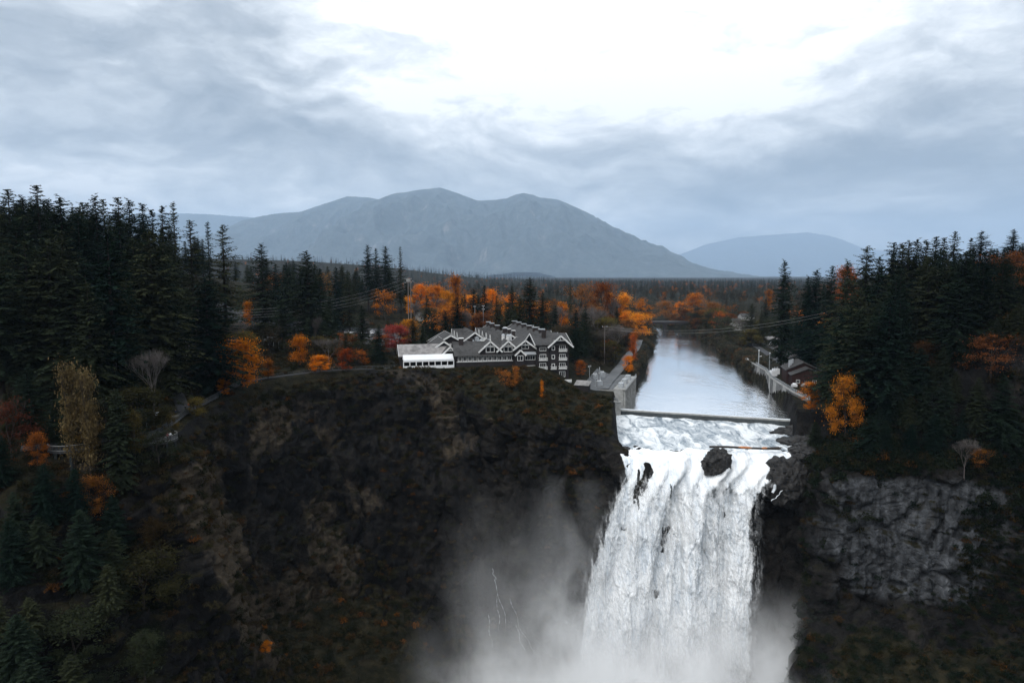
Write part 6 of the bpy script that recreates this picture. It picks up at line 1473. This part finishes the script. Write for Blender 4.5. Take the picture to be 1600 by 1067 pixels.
wire(tB - V3((0, 0, 0.5)), V3((10, 640, 40)), 6, 'power line running away upstream from the twin poles')

# ---- left bank intake
ik = empty('intake', (44.0, 266.5, 0), math.atan2(303 - 266.5, 55 - 44.0), 'long concrete water intake along the left bank above the weir', 'intake')
MB().box(0, 37, 0.1, 3.6, -6, 6.9).build('river_wall', M['darkconcrete'], ik)
for k in range(9): MB().box(0.2 + k * 4.5, 0.85 + k * 4.5, -0.75, 0.08, -6, 7.0).build('buttress', M['concrete'], ik)
for k in range(8): MB().box(0.95 + k * 4.5, 4.6 + k * 4.5, -0.12, 0.06, -3, 4.9).build('trash_rack', M['rail'], ik)
MB().box(-0.3, 37.3, -1.0, 4.0, 7.02, 7.35).build('walkway', M['concrete'], ik)
MB().box(-0.4, 0.0, 0.1, 9.5, -6, 7.0).build('end_wall', M['concrete'], ik)
for k in range(3): MB().box(3 + k * 11, 6.5 + k * 11, 0.6, 2.6, 7.36, 9.2).build('gate_hoist', M['steel'], ik)
rk = MB()
for k in range(19): rk.box(k * 2.0 + 0.3, k * 2.0 + 0.38, -0.9, -0.82, 7.352, 8.45)
rk.box(0.3, 36.5, -0.91, -0.81, 8.452, 8.54); rk.box(0.3, 36.5, -0.91, -0.81, 7.85, 7.92); rk.build('railing', M['steel'], ik)
lo_ = empty('gate_house', (40.5, 262.0, -2), R(20), 'small pale concrete pier at the left end of the weir', 'pier')
MB().box(-1.2, 1.2, -1.5, 1.5, -3, 5.2).build('pier', M['concrete'], lo_); MB().box(-1.6, 1.6, -1.9, 1.9, 5.21, 5.6).build('cap', M['concrete'], lo_); MB().box(-0.05, 0.05, -1.8, 1.8, 5.61, 6.6).build('rail_panel', M['steel'], lo_); MB().box(1.25, 3.6, -0.6, 0.6, -3, 1.2).build('wing_wall', M['darkconcrete'], lo_)
ribbon_ground('intake_road', [(36.5, 272), (41, 290), (47.5, 312), (55, 340), (64, 375), (76, 420), (88, 470)], 5.0, 'yard', 0.08, 90)
Pk = np.array([[(x_ + (y_ - 265) * 0.26, y_, 0) for y_ in np.linspace(268, 312, 24)] for x_ in np.linspace(27, 40.5, 10)])
for row in Pk:
    for p in row: p[2] = gz(p[0], p[1]) + 0.05
grid_obj('intake_yard', Pk, M['yard'])
ry = np.random.RandomState(3)
def yard_post(x_, y_, h, label): 
    g = gz(x_, y_); e = empty('gantry_post', (x_, y_, g), ry.uniform(0, 3), label, 'gantry', 'gantries in the intake yard'); MB().bar((0, 0, -0.3), (0, 0, h), 0.12, 6).build('post', M['steel'], e); MB().beam((-1.1, 0, h), (1.1, 0, h), 0.12, 0.14).build('arm', M['steel'], e)
    for s_ in (-0.9, 0.9): MB().bar((s_, 0, h - 0.6), (s_, 0, h - 0.075), 0.1, 6).build('insulator', M['white'], e)
for k, (x_, y_) in enumerate(((34, 276), (37, 283), (33, 288), (38, 294))): yard_post(x_, y_, 5.0, '%s steel gantry post from the camera in the intake yard' % ['nearest', 'second', 'third', 'farthest'][k])
for k, (x_, y_) in enumerate(((36, 279), (35.5, 290), (40, 300))):
    e = empty('transformer', (x_, y_, gz(x_, y_)), 0.3, '%s grey transformer box in the intake yard' % ['nearest', 'middle', 'farthest'][k], 'transformer', 'transformers in the intake yard')
    MB().box(-1.1, 1.1, -0.9, 0.9, -0.2, 2.0).build('tank', M['steel'], e)
    for s_ in (-0.6, 0, 0.6): MB().bar((s_, 0, 2.002), (s_, 0, 2.7), 0.14, 6, 0.07).build('bushing', M['white'], e)
    for s_ in (-1.28, 1.12): MB().box(s_, s_ + 0.16, -0.7, 0.7, 0.2, 1.7).build('radiator', M['steel'], e)
tag(MB().bar((39.5, 259.2, -1.4), (38.6, 261.6, 1.0), 0.35, 8, 0.2).build('warning_buoy', plain('orange_buoy', (0.6, 0.13, 0.03), 0.5, 0.4)), 'orange marker buoy at the left end of the weir', 'buoy')

# ---- right bank works
ww = empty('retaining_wall', (107, 250, 0), 0, 'tall stained concrete retaining wall along the right bank', 'wall')
seg = [(108.5, 246), (109.5, 262), (112.5, 283), (115.0, 300), (121.0, 322), (124.0, 345), (128.5, 372)]
o0 = Vector((107, 250, 0))
for k in range(len(seg) - 1):
    a_ = Vector((*seg[k], 0)) - o0; b_ = Vector((*seg[k + 1], 0)) - o0; n_seg = max(1, round((b_ - a_).length / 5.5))
    for q in range(n_seg):
        p0, p1 = a_.lerp(b_, q / n_seg + 0.004), a_.lerp(b_, (q + 1) / n_seg - 0.004); MB().beam(p0 + V3((0, 0, 0.6)), p1 + V3((0, 0, 0.6)), 0.9, 12.4).build('panel', M['darkconcrete' if (k + q) % 3 else 'concrete'], ww)
    MB().beam(a_ + V3((0, 0, 6.95)), b_ + V3((0, 0, 6.95)), 1.2, 0.28).build('coping', M['concrete'], ww)
railing('railing', [(x_ + 0.2, y_, 7.1) for x_, y_ in seg[:6]], 'pale railing on top of the right bank retaining wall', 'steel')
for (px, py, hh, lab) in ((1186, 548, 9, 'tall pale stack left of the dark red works building'), (1203, 552, 8, 'second pale stack beside the dark red works building')):
    x_, y_, Hn, D2 = solve_D(px, py, hh, 330); e = empty('stack', (x_, y_, gz(x_, y_)), 0, lab, 'stack'); MB().bar((0, 0, -0.5), (0, 0, Hn), 0.28, 8, 0.24).build('pipe', M['steel'], e); MB().bar((0, 0, Hn), (0, 0, Hn + 0.4), 0.36, 8, 0.36).build('collar', M['white'], e); MB().beam((0, 0, Hn * 0.7), (1.6, 0.3, Hn * 0.72), 0.3, 0.2).build('bracket', M['white'], e)
wb = empty('works_building', (121.0, 283.5, 6.0), R(-13), 'dark red gabled works building on the right bank', 'building')
_l = lodge; lodge = wb
walls(-3.5, 9.5, 0, 7, -1, 4.4, 7.2, 'v', mat='redwall'); roof(-3.5, 9.5, 0, 7, 4.4, 7.2, 'v', 0.5, parent=wb, mat='roof', barge=False)
walls(-4.5, 9.0, 7.1, 20, -1, 5.6, 8.8, 'v', mat='redwall'); roof(-4.5, 9.0, 7.1, 20, 5.6, 8.8, 'v', 0.6, parent=wb, mat='roof', barge=False)
window(-1.0, 0, 1.2, 1.2, 1.2, 2, parent=wb); window(5.5, 0, 1.2, 1.2, 1.2, 2, parent=wb); MB().box(1.4, 3.6, -0.06, -0.004, -0.5, 2.4).build('door', M['rail'], wb)
for k in range(3): MB().bar((-3.0 + k * 1.1, 10 + k * 2.6, 6), (-3.0 + k * 1.1, 10 + k * 2.6, 9.6), 0.35, 8).build('roof_vent', M['steel'], wb)
MB().box(9.6, 14.5, -1.0, 5, -1, 2.6).build('annexe', M['concrete'], wb)
lodge = _l
for k, (x_, y_) in enumerate(((117.6, 281.5), (121.5, 281.0), (124.0, 282.2))):
    tag(MB().box(x_ - 1.1, x_ + 1.1, y_ - 0.6, y_ + 0.6, 5.9, 7.0).add([(x_ - 0.9, y_ - 0.45, 7.002), (x_ + 0.9, y_ - 0.45, 7.002), (x_ + 0.6, y_ + 0.3, 7.5), (x_ - 0.6, y_ + 0.3, 7.5)], [(0, 1, 2, 3)]).build('storage_bin', M['concrete' if k else 'white']), '%s pale storage bin in front of the dark red works building' % ['left', 'middle', 'right'][k], 'bin')
for k, (x_, y_) in enumerate(((117, 312), (120.5, 318))):
    e = empty('transformer', (x_ + 3.5, y_, gz(x_ + 3.5, y_)), 0.2, ['near', 'far'][k] + ' pale switchgear cabinet upstream of the works building', 'transformer'); MB().box(-1.4, 1.4, -1, 1, -0.2, 2.6).build('tank', M['white'], e)
    for s_ in (-0.8, 0, 0.8): MB().bar((s_, 0, 2.602), (s_, 0, 3.5), 0.15, 6, 0.07).build('bushing', M['steel'], e)
ribbon_ground('works_road', [(128, 268), (130.5, 290), (133.5, 312), (139, 340), (146, 375), (153, 410), (160, 445), (166, 480)], 4.2, 'asphalt', 0.08, 90)
rb, rs_, rz_ = ribbon_ground('rail_bed', [(141, 262), (142, 285), (144, 305), (149.5, 335), (157, 372), (165, 410), (172, 450), (178, 490)], 7.5, 'gravel', 0.10, 110)
for k, off_ in enumerate((-2.55, -1.1, 1.1, 2.55)):
    mb = MB(); mb.tube([(rb[i][0] + rs_[i][0] * off_, rb[i][1] + rs_[i][1] * off_, rz_[i] + 0.16) for i in range(0, 110)], 0.09, 4); tag(mb.build('rail_track', M['rail']), '%s steel rail of the line curving behind the works' % ['hillside outermost', 'hillside inner', 'river side inner', 'river side outermost'][k], 'rail', 'rails of the line')
mb = MB(); kerb = [(rb[i][0] + rs_[i][0] * 4.6, rb[i][1] + rs_[i][1] * 4.6, rz_[i]) for i in range(0, 110, 2)]
for a_, b_ in zip(kerb[:-1], kerb[1:]): mb.beam(Vector(a_) + V3((0, 0, 0.1)), Vector(b_) + V3((0, 0, 0.1)), 0.5, 1.8)
tag(mb.build('low_wall', M['darkconcrete']), 'long dark low wall between works road and railway', 'wall')
x_, y_, Hn, D2 = solve_D(1203, 526, 5.0, 440); e = empty('open_shed', (x_, y_, gz(x_, y_)), R(20), 'grey roofed open shed at the bend of the works road', 'shed')
MB().add([(-5, -4, 3.2), (5, -4, 3.2), (5, 0, 5.0), (-5, 0, 5.0), (-5, 4, 3.2), (5, 4, 3.2), (-5, -4, 3.0), (5, -4, 3.0), (5, 4, 3.0), (-5, 4, 3.0)], [(0, 1, 2, 3), (3, 2, 5, 4), (6, 7, 1, 0), (5, 8, 9, 4), (0, 3, 4, 9, 6), (1, 7, 8, 5, 2), (6, 9, 8, 7)]).build('roof', M['metalroof'], e)
for a_ in (-4.6, 4.6):
    for b_ in (-3.6, 3.6): MB().box(a_ - 0.12, a_ + 0.12, b_ - 0.12, b_ + 0.12, -1, 2.99).build('post', M['woodpole'], e)
car(x_ - 1.5, y_ - 5.5, R(70), 0, 'white car parked in front of the open shed', None, 'cars on the works road'); car(x_ + 2.0, y_ - 6.5, R(70), 2, 'black car parked in front of the open shed', None, 'cars on the works road')
# bridge
br = empty('bridge', (150, 652, 0), R(4), 'low dark girder bridge over the far end of the river', 'bridge')
MB().box(-45, 60, -3.5, 3.5, 8.2, 8.7).build('deck', M['rail'], br)
for y_ in (-3.2, 3.2): MB().box(-45, 60, y_ - 0.2, y_ + 0.2, 6.2, 8.19).build('girder', M['shingle'], br)
for x_ in (-4, 20): MB().box(x_ - 1.0, x_ + 1.0, -3.0, 3.0, -6, 6.19).build('pier', M['shingle'], br)
for y_ in (-3.4, 3.4): MB().box(-45, 60, y_ - 0.06, y_ + 0.06, 9.5, 9.65).box(-45, 60, y_ - 0.05, y_ + 0.05, 9.0, 9.1).build('railing', M['shingle'], br)
# far houses
def house(px, py, D, w_, d_, h_, mat, label, rz=0.2):
    p = at_y(px, py, D); g = gz(p.x, p.y); e = empty('house', (p.x, p.y, max(g, p.z - h_ - 2.2)), rz, label, 'house')
    MB().add([(-w_/2, -d_/2, -4), (w_/2, -d_/2, -4), (w_/2, d_/2, -4), (-w_/2, d_/2, -4), (-w_/2, -d_/2, h_), (w_/2, -d_/2, h_), (w_/2, d_/2, h_), (-w_/2, d_/2, h_), (-w_/2, 0, h_ + 2.2), (w_/2, 0, h_ + 2.2)], [(0, 1, 5, 4), (2, 3, 7, 6), (1, 2, 6, 9, 5), (3, 0, 4, 8, 7), (4, 5, 9, 8), (6, 7, 8, 9)]).build('wall', M[mat], e)
    for s_ in (-1, 1): MB().add([(-w_/2 - 0.4, s_ * (d_/2 + 0.4), h_ - 0.2), (w_/2 + 0.4, s_ * (d_/2 + 0.4), h_ - 0.2), (w_/2 + 0.4, 0, h_ + 2.35), (-w_/2 - 0.4, 0, h_ + 2.35), (-w_/2 - 0.4, s_ * (d_/2 + 0.4), h_), (w_/2 + 0.4, s_ * (d_/2 + 0.4), h_), (w_/2 + 0.4, 0, h_ + 2.55), (-w_/2 - 0.4, 0, h_ + 2.55)], [(0, 3, 2, 1), (4, 5, 6, 7), (0, 1, 5, 4), (1, 2, 6, 5), (2, 3, 7, 6), (3, 0, 4, 7)]).build('roof', M['roof'], e)
    for k in range(int(w_ // 3)): window(-w_/2 + 1.8 + k * 3, -d_/2, 1.0, 1.2, 1.2, 1, parent=e)
house(1166, 490, 560, 11, 7, 3.2, 'concrete', 'pale house among trees on the far right bank'); house(1150, 498, 545, 7, 6, 3.2, 'concrete', 'small grey house left of the larger one on the far bank')
house(661, 494, 440, 8, 6, 2.8, 'concrete', 'pale cottage right of the twin utility poles', 0.5)
for k, (px, py) in enumerate(((1163, 511), (1172, 514), (1167, 519))):
    h = ghit(px, py); 
    if h is not None: car(h.x, h.y, 0.4 + k, 0, ['left', 'right', 'lowest'][k] + ' of three white vehicles on the far right bank', h.z, 'vehicles on the far right bank')
# ------------------------------------------------------------------ air
hz, nt, out = new_mat('haze_air')
pv = nt.new('ShaderNodeVolumePrincipled'); pv.inputs['Color'].default_value = (0.60, 0.78, 1.0, 1); pv.inputs['Density'].default_value = 3.6e-5
pv.inputs['Anisotropy'].default_value = 0.2
nt.l.new(pv.outputs[0], out.inputs['Volume'])
HZ = MB().box(-48000, 48000, -3000, 51000, -110, 3900).build('haze', hz); tag(HZ, kind='stuff')
